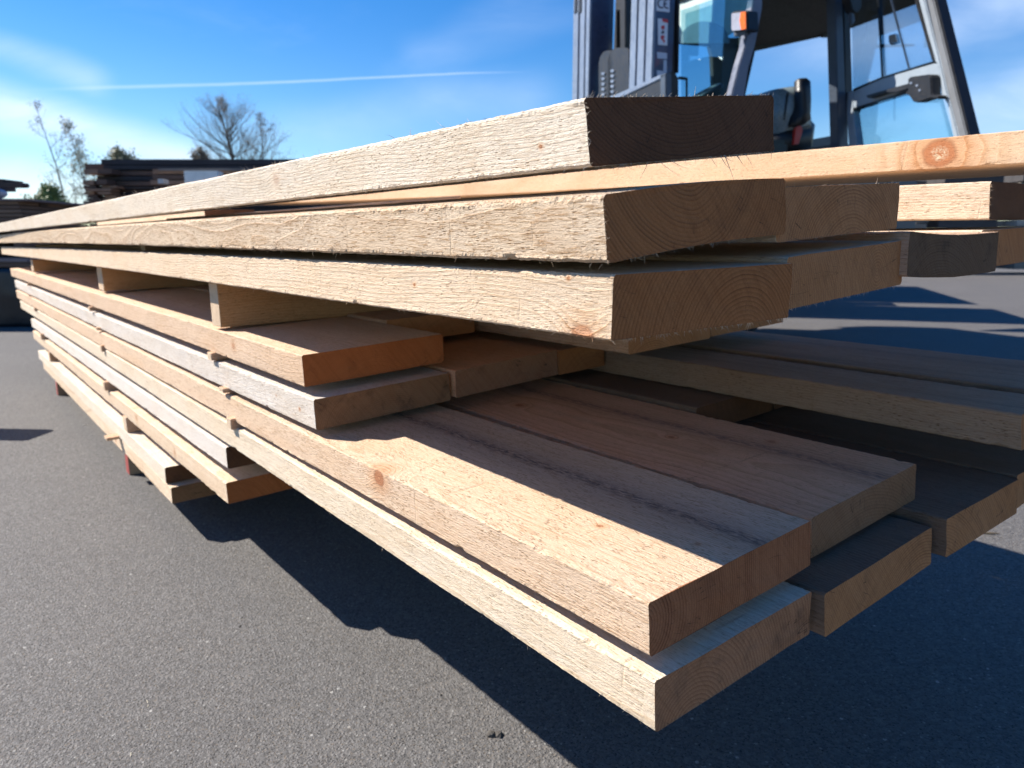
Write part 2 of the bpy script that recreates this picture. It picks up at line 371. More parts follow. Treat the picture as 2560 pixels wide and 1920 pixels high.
def board(name, par, L, label, group, light, dark, endl, endd, seed, s0=0.0, cat='board', chips=1.0, fringe=(), cup=0,
          wood=None, endw=None, sides=True):
    """par: u, v, z of the near front bottom corner, yaw, pitch, roll, width, thickness, bow, skew, ez"""
    u0, v0, z0, yaw, pit, roll, W, T, bow, skew, ez = par
    e = Uv*cos(yaw)+Vv*sin(yaw); n = Vv*cos(yaw)-Uv*sin(yaw)
    n2 = n*cos(roll)+Zv*sin(roll); z2 = Zv*cos(roll)-n*sin(roll)
    org = Uv*u0+Vv*v0+Zv*z0
    M = Matrix((( e.x, n2.x, z2.x, org.x), (e.y, n2.y, z2.y, org.y), (e.z, n2.z, z2.z, org.z), (0, 0, 0, 1)))
    # stations along the length
    xs = []; x = s0
    while x < L:
        xs.append(x)
        dist = max(.45, (org+e*x-Vector((0, 0, H))).length)
        x += max(.0022, .0022*(dist/.6)**1.6)
    xs.append(L)
    ch = .0014*chips+.0006
    nw = 6; nt = 3
    rnd = random.Random(int(seed*100))
    # section points, counter-clockwise seen from -x : (y, z, edge index or -1, inward y, inward z)
    sec = []
    def side(pts): sec.extend(pts)
    ei = ch+.0032
    ws_ = [ei]+[W*k/nw for k in range(1, nw)]+[W-ei]; ts_ = [ei]+[T*k/nt for k in range(1, nt)]+[T-ei]
    side([(0+ch, 0, 0), ] + [(q, 0, -1) for q in ws_] + [(W-ch, 0, 1)])
    side([(W, ch, 1)] + [(W, q, -2) for q in ts_] + [(W, T-ch, 2)])
    side([(W-ch, T, 2)] + [(q, T, -3) for q in reversed(ws_)] + [(ch, T, 3)])
    side([(0, T-ch, 3)] + [(0, q, -4) for q in reversed(ts_)] + [(0, ch, 0)])
    ns = len(sec); V = []; F = []; FM = []
    cor = [(1, 1), (-1, 1), (-1, -1), (1, -1)]
    gouges = [(rnd.uniform(s0, L), rnd.uniform(.002, .010), rnd.uniform(.0005, .0018), rnd.randrange(4)) for _ in range(int(16*chips*(L-s0)))]
    for xi, x in enumerate(xs):
        off = []
        for k in range(4):
            a = on_edge_noise(k, x, seed, .0007*chips, .0010*chips)
            a2 = on_edge_noise(k+9, x, seed, .0005*chips, .0008*chips)
            g = 0
            for (gx, gw, gd, ge) in gouges:
                if ge == k and abs(x-gx) < gw: g = max(g, gd*(1-(abs(x-gx)/gw)**2))
            off.append((max(-.0012, a)+g, max(-.0012, a2)+g))
        zb = sin(pit)*x+bow*x*x
        for (y, z, k) in sec:
            cz = -cup*(1-((y/W)*2-1)**2)
            fx = 0
            if k >= 0:
                oy, oz = off[k]; yy = y+cor[k][0]*oy; zz = z+cor[k][1]*oz
            else:
                q = mnoise.noise(Vector((x*18, y*25+z*25+seed, seed)))*.0006
                yy, zz = y, z
                if k in (-1, -3): zz += q
                else: yy += q
            sx = x
            if xi == 0:
                sx = x+skew*y+ez*z + mnoise.noise(Vector((y*140, z*140, seed)))*.0009 + mnoise.noise(Vector((y*25, z*25, seed+4)))*.0012
            elif xi < 14:
                sx = x+(skew*y+ez*z)*(1-xi/14)
            zz += cz
            # world vertical bow expressed in local axes
            V.append((sx, yy+zb*n2.z, zz+zb*z2.z))
    m = len(xs)
    for i in range(m-1):
        for j in range(ns):
            a = i*ns+j; b_ = i*ns+(j+1) % ns
            F.append([a, a+ns, b_+ns, b_]); FM.append(0)
    # end cap: fill with strips so that it stays tidy
    F.append(list(range(ns))); FM.append(1)
    F.append([(m-1)*ns+j for j in reversed(range(ns))]); FM.append(1)
    # fringe of torn fibres: (edge, count, length, where) edge: 'top','bot','lt','lb' end edges or along edges
    for (kind, cnt, ln, rng) in fringe:
        for _ in range(cnt):
            l = ln*rnd.uniform(.25, 1.0)**1.5; wd = rnd.uniform(.00012, .00030)+l*.012
            if kind == 'end_bot': p = Vector((0, rnd.uniform(*rng)*W, 0)); d = Vector((-rnd.uniform(.0, .9), rnd.uniform(-.9, .9), -1)); sx = skew*p.y
            elif kind == 'end_top': p = Vector((0, rnd.uniform(*rng)*W, T)); d = Vector((-rnd.uniform(.2, 1), rnd.uniform(-1.2, 1.2), rnd.uniform(.1, .8))); sx = skew*p.y+ez*T
            elif kind == 'edge_top': p = Vector((rnd.uniform(*rng), 0, T)); d = Vector((rnd.uniform(-1.5, 1.5), -.3, rnd.uniform(.1, .9))); sx = 0
            elif kind == 'edge_bot': p = Vector((rnd.uniform(*rng), 0, 0)); d = Vector((rnd.uniform(-1.2, 1.2), -.4, -rnd.uniform(.3, 1))); sx = 0
            else: p = Vector((0, 0, rnd.uniform(*rng)*T)); d = Vector((-1, rnd.uniform(-1, .2), rnd.uniform(-.6, .6))); sx = ez*p.z
            x_ = p.x; zb = sin(pit)*x_+bow*x_*x_
            p = Vector((p.x+sx, p.y+zb*n2.z, p.z+zb*z2.z - cup*(1-((p.y/W)*2-1)**2 if 'end' in kind else 0)))
            if 'end' not in kind: p.y += .0004
            d.normalize(); curl = Vector((rnd.uniform(-1, 1), rnd.uniform(-1, 1), rnd.uniform(-1, 1)))*.45
            sd = d.cross(Vector((.3, .5, .8))).normalized(); sd2 = d.cross(sd).normalized()
            k0 = len(V)
            for q in range(4):
                f = q/3; c = p+(d*f+curl*f*f)*l; ww = wd*(1-.8*f)
                V.append(tuple(c+sd*ww)); V.append(tuple(c-sd*ww)); V.append(tuple(c+sd2*ww))
            for q in range(3):
                a = k0+q*3
                F += [[a, a+1, a+4, a+3], [a+1, a+2, a+5, a+4], [a+2, a, a+3, a+5]]; FM += [0]*3
    wk = dict(PithY=rnd.uniform(-.05, .25), PithZ=rnd.choice([-1, 1])*rnd.uniform(.02, .12), Pitch=rnd.uniform(.003, .0046)); wk.update(wood or {})
    ek = dict(wk); ek.update(Fuzz=.8, RingC=.75, Blue=.45, Core=0.0); ek.update(endw or {})
    for k in (1, 2, 3): ek['A%d' % k] = 0.0
    for k in ('Stain',): ek.pop(k, None)
    m1 = wood_mat(name+'_face', light, dark, seed, 0, **wk); m2 = wood_mat(name+'_end', endl, endd, seed, 1, **ek)
    o = mesh_obj('board' if cat == 'board' else name, V, F, [m1, m2], None, FM)
    o.matrix_world = M
    tag(o, label, cat, group)
    return o

# colours (base tones; the darkest grey carries painted shade)
PALE = ((.86, .765, .64), (.62, .45, .30)); CREAM = ((.83, .665, .495), (.59, .385, .225)); TAN = ((.66, .45, .31), (.45, .26, .155))
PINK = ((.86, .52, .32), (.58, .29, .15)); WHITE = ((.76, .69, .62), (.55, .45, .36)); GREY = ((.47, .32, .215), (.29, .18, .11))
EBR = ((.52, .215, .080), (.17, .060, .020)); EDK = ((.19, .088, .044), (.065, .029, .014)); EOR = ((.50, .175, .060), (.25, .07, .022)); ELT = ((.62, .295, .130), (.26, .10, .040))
GREY_SHADE = ((.27, .185, .13), (.17, .11, .07))  # grey darkened so shade on low tops and slot planks sits in the colour
GRP = 'planks of the stacked bundle'
def bd(par, L, label, pal, epal, seed, **kw):
    return board('board', par, L, label, GRP, pal[0], pal[1], epal[0], epal[1], seed, **kw)

bd((0.4172, 0.408, 0.8473, -0.005282, 0.001557, 0.1189, 0.2358, 0.04996, -7.73e-05, -0.03949, 0.01497), 6.2,
   'topmost front plank with a pale furry edge and dark brown sawn end', PALE, EDK, 1.3, chips=1.2,
   fringe=(('end_bot', 60, .006, (0, 1)), ('end_bot', 12, .024, (.15, .85)), ('end_top', 80, .007, (0, 1)), ('edge_top', 120, .010, (.05, 2.0)), ('edge_bot', 90, .007, (0, 1.6)), ('lt', 30, .005, (0, 1))),
   wood=dict(Pitch=.0034, PithY=.06, PithZ=.12, Fuzz=1.1, RingB=.6, Saw=.9, K1=(.62, 0, .030), R1=.010, A1=.25, K2=(.055, 0, .02), R2=.002, A2=1.0), endw=dict(PithY=.12, PithZ=.14))
bd((0.3858, 0.3971, 0.7743, 0.001849, 0.007467, 0.1014, 0.2325, 0.05012, -0.0009051, -0.01345, 0.02091), 5.97,
   'second front plank from the top, its edge rough with fine ridges', CREAM, EBR, 2.7, chips=1.5, cup=-.003,
   fringe=(('end_bot', 80, .006, (.1, .8)), ('end_top', 20, .004, (0, .4)), ('edge_bot', 50, .007, (0, .9)), ('edge_top', 30, .004, (0, .7)), ('lt', 50, .004, (0, 1))),
   wood=dict(Pitch=.0036, PithY=.10, PithZ=.02, Fuzz=2.3, Saw=1.3, RingB=1.0, RingC=.8), endw=dict(PithY=.10, PithZ=.09))
bd((0.388, 0.4055, 0.7161, 0.005093, 0.001632, 0.02127, 0.2262, 0.0504, -0.000416, -0.04953, -0.03587), 5.9,
   'third front plank from the top, grain swirling round a knot at its near lower corner', CREAM, EBR, 3.9, chips=.8,
   fringe=(('end_bot', 90, .006, (0, 1)), ('edge_bot', 50, .005, (0, .9)), ('edge_top', 20, .004, (0, .9))),
   wood=dict(Pitch=.0036, PithY=.08, PithZ=-.07, Fuzz=.9, Saw=.9, RingB=.5, RingC=.75, K1=(.032, 0, .000), R1=.0140, A1=.75, K2=(.29, 0, .030), R2=.0022, A2=1.0, K3=(.048, 0, .046), R3=.0018, A3=1.0),
   endw=dict(PithY=.16, PithZ=-.03, RingC=.8))
bd((0.3869, 0.621, 0.7902, -0.000155, 0, 0.0648, 0.2426, 0.04963, 0, 0.004377, 0.008177), 5.9,
   'brown plank end beside the ridged second plank, directly under the knotty board', CREAM, ELT, 4.2,
   fringe=(('end_top', 25, .007, (0, 1)), ('end_bot', 40, .004, (0, 1))), endw=dict(PithY=.14, PithZ=-.05))
bd((0.3812, 0.636, 0.7273, -0.0002665, 0, 0.06571, 0.241, 0.04971, 0, 0.007412, 0.01009), 5.8,
   'brown plank end right beside the plank with the grain swirl', CREAM, ELT, 5.1,
   fringe=(('end_bot', 60, .004, (0, 1)),), endw=dict(PithY=.18, PithZ=.02))
bd((0.3871, 1.125, 0.8205, -0.0005839, 0.01154, 0.02, 0.235, 0.05, 0, 0, 0.03909), 5.2,
   'plank under the knotty board showing a short sunlit edge and a dark end', CREAM, EDK, 6.4,
   fringe=(('lt', 30, .004, (0, 1)),), wood=dict(Fuzz=1.3, Pitch=.003))
bd((0.3745, 0.868, 0.7523, 0.002265, 0.0003466, 0.007094, 0.2269, 0.05037, 0, -0.05631, 0.02507), 5.7,
   'cupped dark brown plank end with a splintered sunlit top lip', TAN, ((.21, .13, .08), (.10, .06, .035)), 7.7, cup=.004,
   fringe=(('end_top', 90, .007, (.1, .98)),), endw=dict(Blue=.9))
bd((0.3830, 1.098, 0.7560, 0, 0, 0.03618, 0.235, 0.05, 0, 0, 0.009875), 5.7,
   'lighter brown plank end cut by the right frame edge, beside the cupped dark one', CREAM, ELT, 8.3)
bd((-2.234, 1.344, 0.9091, -0.003036, -0.009986, -0.02274, 0.1829, 0.04958, 0.00379, 0, 0), 7.4,
   'long smooth board behind the top plank with a large reddish knot', ((.68, .49, .33), (.54, .32, .17)), EBR, 9.1, s0=1.3, chips=.6,
   fringe=(('edge_bot', 160, .004, (2.4, 4.0)),),
   wood=dict(Pitch=.011, PithY=.25, PithZ=.02, Fuzz=.45, Saw=.3, RingC=.6, K1=(2.777, 0, .026), R1=.029, A1=1.0, Core=1.0))
bd((3.10, 0.90, .875, 0, 0, .03, .2, .045, 0, 0, 0), 2.3, 'short board end glimpsed in the gap under the topmost plank', CREAM, EDK, 10.4)
# shorter pair of the middle
bd((1.087, 0.4464, 0.566, 0.0002, 0.002612, 0.05048, 0.265, 0.0515, -0.0003088, 0.0136, -0.03188), 4.84,
   'short upper plank with an orange end, under the nearest tall spacer block', ((.78, .58, .42), (.55, .34, .20)), EOR, 11.2,
   wood=dict(PithY=.12, PithZ=-.04, K1=(.33, 0, .03), R1=.008, A1=.6, Saw=1.2), endw=dict(PithY=.12, PithZ=-.05, RingC=.5))
bd((1.054, 0.4485, 0.5023, 0.000654, -0.003593, 0.04936, 0.2564, 0.04948, 0.000774, 0.03024, 0.002551), 4.73,
   'whitish cracked plank just below the orange ended one', WHITE, ((.34, .19, .105), (.20, .095, .045)), 12.6, chips=1.1,
   wood=dict(RingC=.12, Saw=1.3, Fuzz=1.1, K1=(.06, 0, .024), R1=.003, A1=.9, K2=(.16, 0, .03), R2=.002, A2=.6), endw=dict(PithY=.13, PithZ=-.06, Blue=1.0))
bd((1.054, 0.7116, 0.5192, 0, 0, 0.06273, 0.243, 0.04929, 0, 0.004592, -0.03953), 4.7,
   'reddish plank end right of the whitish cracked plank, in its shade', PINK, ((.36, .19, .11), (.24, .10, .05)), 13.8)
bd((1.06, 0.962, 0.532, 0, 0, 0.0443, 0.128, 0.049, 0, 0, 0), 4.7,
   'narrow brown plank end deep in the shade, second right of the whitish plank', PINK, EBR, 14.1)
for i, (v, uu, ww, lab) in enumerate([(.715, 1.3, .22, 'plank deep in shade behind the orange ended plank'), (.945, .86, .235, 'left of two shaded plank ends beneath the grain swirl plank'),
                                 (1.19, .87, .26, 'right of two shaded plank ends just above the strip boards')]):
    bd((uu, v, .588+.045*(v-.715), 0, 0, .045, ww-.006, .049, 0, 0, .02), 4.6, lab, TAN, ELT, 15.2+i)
# wide lower layers
bd((0.3727, 0.4482, 0.44, -0.0004807, -0.001565, 0.0340, 0.2617, 0.05045, 0.0003341, 0.009812, 0.04828), 5.33,
   'broad near plank crossed by a diagonal sun line, red knot on its edge', ((.81, .62, .455), (.58, .34, .19)), ((.50, .205, .095), (.20, .066, .026)), 18.5, chips=1.0,
   fringe=(('end_bot', 14, .003, (0, 1)), ('end_top', 20, .002, (0, 1)), ('edge_top', 30, .003, (0, .5))),
   wood=dict(PithY=.02, PithZ=.10, Pitch=.0033, Fuzz=1.5, Saw=.5, Stain=1.0, StainY=.175, K1=(.478, .003, .038), R1=.0155, A1=.95, RingB=.6, K2=(.145, .085, .05), R2=.005, A2=.8, K3=(.048, .125, .05), R3=.0035, A3=.5), endw=dict(PithY=-.01, PithZ=.03, RingC=1.0, Pitch=.0036))
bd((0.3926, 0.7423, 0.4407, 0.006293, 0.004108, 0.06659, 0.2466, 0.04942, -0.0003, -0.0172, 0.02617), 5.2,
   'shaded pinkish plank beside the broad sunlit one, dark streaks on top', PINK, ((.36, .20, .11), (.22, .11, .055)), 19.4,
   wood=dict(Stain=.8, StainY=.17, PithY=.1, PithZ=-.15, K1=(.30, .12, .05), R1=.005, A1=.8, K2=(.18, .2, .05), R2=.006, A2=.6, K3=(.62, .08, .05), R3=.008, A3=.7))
bd((0.3642, 0.4482, 0.3725, 0.0004082, 0.007, 0.0400, 0.241, 0.0495, -0.00105, -0.0200, 0.009433), 5.22,
   'lowest near plank reaching closest to the camera, pale edge with yellow streaks', ((.84, .72, .57), (.60, .42, .23)), ((.54, .27, .145), (.24, .10, .045)), 20.3, chips=1.0,
   fringe=(('edge_bot', 30, .004, (0, .8)), ('end_bot', 20, .002, (0, 1))), wood=dict(PithY=.05, PithZ=-.02, Pitch=.0062, RingC=.6, Saw=1.5, Fuzz=.9), endw=dict(Blue=.9, Pitch=.004))
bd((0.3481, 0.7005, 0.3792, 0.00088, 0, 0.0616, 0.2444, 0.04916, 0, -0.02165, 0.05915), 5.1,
   'shaded plank end jutting just past the lowest near plank', GREY_SHADE, ELT, 21.8)
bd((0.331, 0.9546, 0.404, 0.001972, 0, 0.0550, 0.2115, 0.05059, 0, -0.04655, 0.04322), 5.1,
   'third shaded plank end from the lowest near plank, next to the one that juts out', GREY_SHADE, ELT, 22.6)
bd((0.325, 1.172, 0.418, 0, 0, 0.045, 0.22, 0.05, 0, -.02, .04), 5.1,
   'shaded lowest layer plank end cut by the right frame edge', GREY_SHADE, ELT, 23.3)
bd((0.9, 1.40, 0.43, 0, 0, 0.045, 0.20, 0.05, 0, 0, 0), 4.5, 'lowest layer plank at the far side, lost in shade', GREY_SHADE, ELT, 24.3)
bd((0.75, .998, .468, 0, 0, .04, .23, .047, 0, 0, 0), 4.6, 'plank in the dark slot beneath the two strip boards, near side', GREY_SHADE, EDK, 24.8)
bd((0.75, 1.235, .478, 0, 0, .04, .23, .045, 0, 0, 0), 4.6, 'plank in the dark slot beneath the two strip boards, far side', GREY_SHADE, EDK, 25.1)
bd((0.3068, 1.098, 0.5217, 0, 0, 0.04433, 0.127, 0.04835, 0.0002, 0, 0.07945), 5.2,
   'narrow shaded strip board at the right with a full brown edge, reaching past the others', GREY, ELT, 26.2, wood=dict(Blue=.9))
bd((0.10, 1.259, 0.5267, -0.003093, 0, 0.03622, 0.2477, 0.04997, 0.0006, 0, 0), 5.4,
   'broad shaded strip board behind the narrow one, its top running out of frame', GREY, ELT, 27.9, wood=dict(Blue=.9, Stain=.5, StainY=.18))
# left short layers
bd((1.535, 0.452, 0.3195, 0.0, -0.002, 0.02, 0.22, 0.048, -.0004, 0, 0.0), 3.55, 'white edged short plank at the left, highest of the short ones', WHITE, EDK, 28.4, wood=dict(RingC=.06, Saw=.4, Fuzz=.5))
bd((1.545, 0.450, 0.2385, 0.0, 0.0005, 0.03, 0.235, 0.048, 0, 0.02, 0), 3.5, 'short yellowish plank under the white edged one, reaching furthest right', CREAM, EOR, 29.3, wood=dict(K1=(.85, 0, .03), R1=.012, A1=.5, K2=(.42, 0, .02), R2=.008, A2=.6))
bd((2.09, 0.449, 0.1400, 0.0, 0.001, 0.01, 0.235, 0.0465, 0, 0, -.02), 2.8, 'short pale plank second from the ground', PALE, EDK, 30.2)
bd((2.055, 0.452, 0.0910, 0.002, 0.0012, 0.012, 0.235, 0.0465, 0, 0.02, -.02), 2.75, 'lowest short plank at the left, lying on the red ended bearers', CREAM, ((.3, .16, .08), (.18, .08, .04)), 31.6, wood=dict(K1=(.75, 0, .02), R1=.012, A1=.5))
# second and third columns of the short layers, behind
k_ = 0
for (zz, us, wd_) in ((.320, 1.7, 'highest'), (.2405, 1.75, 'second'), (.1415, 2.3, 'third'), (.092, 2.4, 'lowest')):
    for j, v in enumerate((.695, .94, 1.185)):
        bd((us+.07*j, v, zz+.008+.008*j, 0, 0, .02, .225, .046, 0, 0, 0), 6.9-us-1.9, 'plank of the %s short layer, %s column behind the front one' % (wd_, ('first', 'second', 'third')[j]), TAN, EDK, 33+k_*.7); k_ += 1
# spare neighbours of the upper layers (far side)
bd((1.2, .868, .815, 0, 0, .02, .22, .05, 0, 0, 0), 4.6, 'plank between the brown end and the sunlit stretch, seen only in the gap', CREAM, EDK, 44.2)

# ---- spacers
SG_ = 'small stickers laid between the plank layers'
def stick(u, v0, v1, z0, hh, wd, label, pal=TAN, ep=ELT, seed=1.0, group=SG_, cat='sticker', yaw=0, roll=.045, name='sticker'):
    # local x along +v
    e = Vv*cos(yaw)+Uv*sin(yaw); n = Uv*-1
    e = (e+Zv*roll).normalized(); z2 = Zv.copy(); n = z2.cross(e).normalized(); z2 = e.cross(n)
    org = Uv*(u+wd/2)+Vv*v0+Zv*z0
    n = -Uv if n.dot(Uv) < 0 else n
    o_ = Uv*(u+(wd/2 if n.dot(Uv) < 0 else -wd/2))+Vv*v0+Zv*z0
    L = v1-v0; rnd = random.Random(int(seed*77))
    xs = [0, .002]+[L*k/24 for k in range(1, 24)]+[L-.002, L]
    V = []; F = []; FM = []
    for i, x in enumerate(xs):
        c = .0012 if i in (0, len(xs)-1) else .0
        for (y, z) in ((c, .0015), (.0015, c), (wd-.0015, c), (wd-c, .0015), (wd-c, hh-.0015), (wd-.0015, hh-c), (.0015, hh-c), (c, hh-.0015)):
            V.append((x, y+rnd.uniform(-.0004, .0004), z+rnd.uniform(-.0003, .0003)))
    for i in range(len(xs)-1):
        for j in range(8):
            a = i*8+j; b = i*8+(j+1) % 8
            F.append([a, a+8, b+8, b] if False else [a, b, b+8, a+8]); FM.append(0)
    F.append([7, 6, 5, 4, 3, 2, 1, 0]); F.append([(len(xs)-1)*8+j for j in range(8)]); FM += [1, 1]
    m1 = wood_mat('stick_face', pal[0], pal[1], seed, 0); m2 = wood_mat('stick_end', ep[0], ep[1], seed, 1)
    o = mesh_obj(name, V, F, [m1, m2], None, FM)
    o.matrix_world = Matrix(((e.x, n.x, z2.x, o_.x), (e.y, n.y, z2.y, o_.y), (e.z, n.z, z2.z, o_.z), (0, 0, 0, 1)))
    tag(o, label, cat, group); return o
ORW = ((.55, .33, .17), (.40, .2, .09))
BG = 'tall spacer blocks across the bundle'
stick(1.505, .443, 1.45, .626, .087, .055, 'tall spacer block nearest the camera, with a sunlit pale end', ORW, CREAM, 50.1, BG, 'spacer block', name='spacer_block', roll=.02)
stick(2.81, .46, 1.45, .632, .080, .09, 'middle one of the three tall spacer blocks', ORW, CREAM, 51.1, BG, 'spacer block', name='spacer_block', roll=.02)
stick(4.78, .46, 1.45, .638, .062, .10, 'farthest tall spacer block, near the left end of the bundle', ORW, CREAM, 52.1, BG, 'spacer block', name='spacer_block', roll=.02)
gaps = [('under the orange ended plank', .553, .0155, ((1.55, 'nearest'), (2.95, 'middle'), (4.9, 'farthest'))),
        ('under the whitish cracked plank', .4945, .0095, ((1.49, 'nearest'), (2.85, 'middle'), (4.9, 'farthest'))),
        ('on top of the lowest wide plank layer', .4260, .0220, ((1.455, 'nearest'), (2.8, 'middle'), (4.7, 'farthest'))),
        ('on the second short layer from below', .1880, .050, ((2.58, 'near'), (4.4, 'far'))),
        ('under the white edged short plank', .2880, .0310, ((2.82, 'near'), (4.55, 'far'))),
        ]
sd = 60.
for (wh, z, hh, us) in gaps:
    for (u, which) in us:
        sd += 1.3
        stick(u, .437 if hh < .04 else .449, 1.4, z, hh, .028 if hh < .04 else .05, 'small wooden sticker %s, %s one in that gap' % (wh, which), TAN, CREAM, sd, roll=.02)
stick(2.72, .41, .47, .137, .010, .05, 'little wood offcut poking out over the lowest short plank', TAN, CREAM, 79.1, SG_)
stick(1.9, .47, 1.3, .827, .020, .05, 'thin sticker deep in the gap below the topmost plank', TAN, CREAM, 80.1, SG_, roll=.1)
stick(2.2, .47, 1.3, .769, .017, .05, 'thin sticker in the gap between the second and third plank from the top', TAN, CREAM, 81.1, SG_, roll=.06)
# bearers on the ground with red painted ends
red = simple_mat('red_paint', (.36, .06, .05), .5, bump=.3)
for (u, lab) in ((2.74, 'nearer dark bearer with a red painted end under the short planks'), (4.45, 'farther bearer block with a red painted end under the short planks')):
    o = stick(u, .47, 1.45, .001, .0885, .05, lab, GREY, EDK, 83+u, 'bearer blocks on the asphalt', 'bearer', roll=0.0, name='bearer')
    o.data.materials[1] = red

# ------------------------------------------------------------------ ground
def asphalt():
    m = bpy.data.materials.new('asphalt'); m.use_nodes = True; t = NT(m.node_tree); b = t.n['Principled BSDF']
    tc = t.node('ShaderNodeTexCoord'); o = tc.outputs['Object']
    wp = t.node('ShaderNodeTexNoise'); t.link(o, wp.inputs['Vector']); wp.inputs['Scale'].default_value = 300; wp.inputs['Detail'].default_value = 1
    o2 = t.vm('ADD', o, t.mul(wp.outputs['Color'], (.0025, .0025, .0025)))
    v1 = t.vor(o2, 190); v2 = t.vor(o2, 420); v3 = t.vor(o2, 95)
    big = t.noise(o, 1.1, 5, .6); mid = t.noise(o, 11, 5, .65); fine = t.noise(o, 700, 3, .7)
    c1 = t.sep(v1['Color']); c2 = t.sep(v2['Color']); c3 = t.sep(v3['Color'])
    base = t.mix(c1[0], (.080, .075, .072), (.146, .138, .133))
    base = t.mix(t.ss(c2[0], .55, 1.0, 0, .55), base, (.175, .168, .16))
    base = t.mix(t.m('MULTIPLY', t.ss(c1[1], .955, .985), t.ss(v1['Distance'], .3, .5, 1, 0)), base, (.26, .25, .235))
    base = t.mix(t.m('MULTIPLY', t.ss(c3[1], .985, .995), t.ss(v3['Distance'], .22, .34, 1, 0)), base, (.36, .35, .33))
    base = t.mix(t.m('MULTIPLY', t.ss(c2[1], .95, .97), .8), base, (.015, .014, .014))
    base = t.mix(t.m('MULTIPLY', t.ss(c2[2], .9, .97), .45), base, (.20, .15, .10))
    base = t.mix(t.ss(big, .35, .7, .0, .35), base, t.mix(1.0, base, (.72, .72, .74), 'MULTIPLY'))
    base = t.mix(t.ss(mid, .5, .75, .0, .3), base, t.mix(1.0, base, (1.25, 1.22, 1.18), 'MULTIPLY'))
    t.link(base, b.inputs['Base Color'])
    t.link(t.ss(c1[2], 0, 1, .62, .92), b.inputs['Roughness']); b.inputs['Specular IOR Level'].default_value = .35
    h = t.m('ADD', t.m('MULTIPLY', t.ss(v1['Distance'], 0, .6, 1, 0), 1.0), t.m('MULTIPLY', t.ss(v2['Distance'], 0, .6, 1, 0), .5))
    h = t.m('ADD', h, t.m('MULTIPLY', c1[0], .9)); h = t.m('ADD', h, t.m('MULTIPLY', fine, .5))
    bp = t.node('ShaderNodeBump'); bp.inputs['Strength'].default_value = .75; bp.inputs['Distance'].default_value = .0017
    t.link(h, bp.inputs['Height']); t.link(bp.outputs[0], b.inputs['Normal'])
    return m
gm = asphalt()
S_ = 900
xs = [-S_, -60, -12, -4, 0, 4, 12, 60, S_]
Vg = [(x, y, 0) for y in xs for x in xs]
Fg = [[j*9+i, j*9+i+1, (j+1)*9+i+1, (j+1)*9+i] for j in range(8) for i in range(8)]
tag(mesh_obj('ground', Vg, Fg, gm), kind='structure')

# ------------------------------------------------------------------ bits on the asphalt
def ground_pt(px, py, z=0):
    r = pix_ray(px, py); t = (z-H)/r.z; return Vector((r.x*t, r.y*t, z))
stone_m = simple_mat('stone', (.075, .066, .058), .9, bump=.8, bscale=400, var=.4, vscale=120)
def stone(p, r, label, seed):
    bm = bmesh.new(); bmesh.ops.create_icosphere(bm, subdivisions=3, radius=1)
    for v in bm.verts:
        k = 1+.35*mnoise.noise(v.co*1.6+Vector((seed, 0, 0)))+.18*mnoise.noise(v.co*4+Vector((0, seed, 0)))
        v.co = Vector((v.co.x*r*1.25*k, v.co.y*r*k, max(-.3, v.co.z)*r*.75*k))
    mb = MB(); mb.bm(bm); o = mb.build('pebble', stone_m); o.location = (p.x, p.y, r*.2); o.rotation_euler = (0, 0, seed)
    tag(o, label, 'pebble', 'dark crumbs on the asphalt')
stone(ground_pt(1228, 1838), .0065, 'left one of the two dark crumbs at the bottom of the photo', 1.1)
stone(ground_pt(1247, 1838), .0060, 'right one of the two dark crumbs at the bottom of the photo', 4.7)
stone(ground_pt(1102, 1738), .0022, 'tiny dark crumb in the sun above the pair of crumbs', 2.3)
stone(ground_pt(600, 1566), .0022, 'tiny dark crumb in the middle of the sunlit asphalt', 7.3)
stone(ground_pt(985, 1845), .0018, 'tiny dark crumb left of the pair near the shadow edge', 6.1)
chip_m = simple_mat('pale_splinter', (.66, .58, .44), .8)
twig_m = simple_mat('twig', (.16, .12, .08), .85)
def sliver(name, p, ang, ln, wd, label, cat, mat, group, arc=.1):
    mb = MB(); pts = []
    for k in range(6):
        f = k/5-.5; pts.append((ln*f, arc*ln*(f*f-.25), wd*1.1+.0006*sin(k*1.7)))
    mb.tube(pts, [wd*q for q in (.35, .9, 1, .95, .8, .3)], 5)
    o = mb.build(name, mat); o.location = (p.x, p.y, 0); o.rotation_euler = (0, 0, ang); tag(o, label, cat, group)
g2 = 'pale wood splinters on the asphalt'
sliver('splinter', ground_pt(368, 1755), 2.2, .012, .0006, 'upper pale splinter of the crossed pair on the asphalt at lower left', 'splinter', chip_m, g2)
sliver('splinter', ground_pt(370, 1765), 1.9, .009, .0005, 'lower pale splinter of the crossed pair on the asphalt at lower left', 'splinter', chip_m, g2)
sliver('splinter', ground_pt(327, 1888), 1.95, .010, .0008, 'pale splinter near the bottom edge at left', 'splinter', chip_m, g2)
sliver('splinter', ground_pt(372, 1823), .4, .010, .0005, 'thin curved pale splinter between the crossed pair and the bottom edge', 'splinter', chip_m, g2, .3)
sliver('splinter', ground_pt(215, 1063), .2, .02, .001, 'far pale splinter beside the lowest short plank', 'splinter', chip_m, g2)
sliver('twig', ground_pt(2463, 1334), -.25, .07, .0035, 'small twig in the shade beyond the lowest planks at the right', 'twig', twig_m, None)

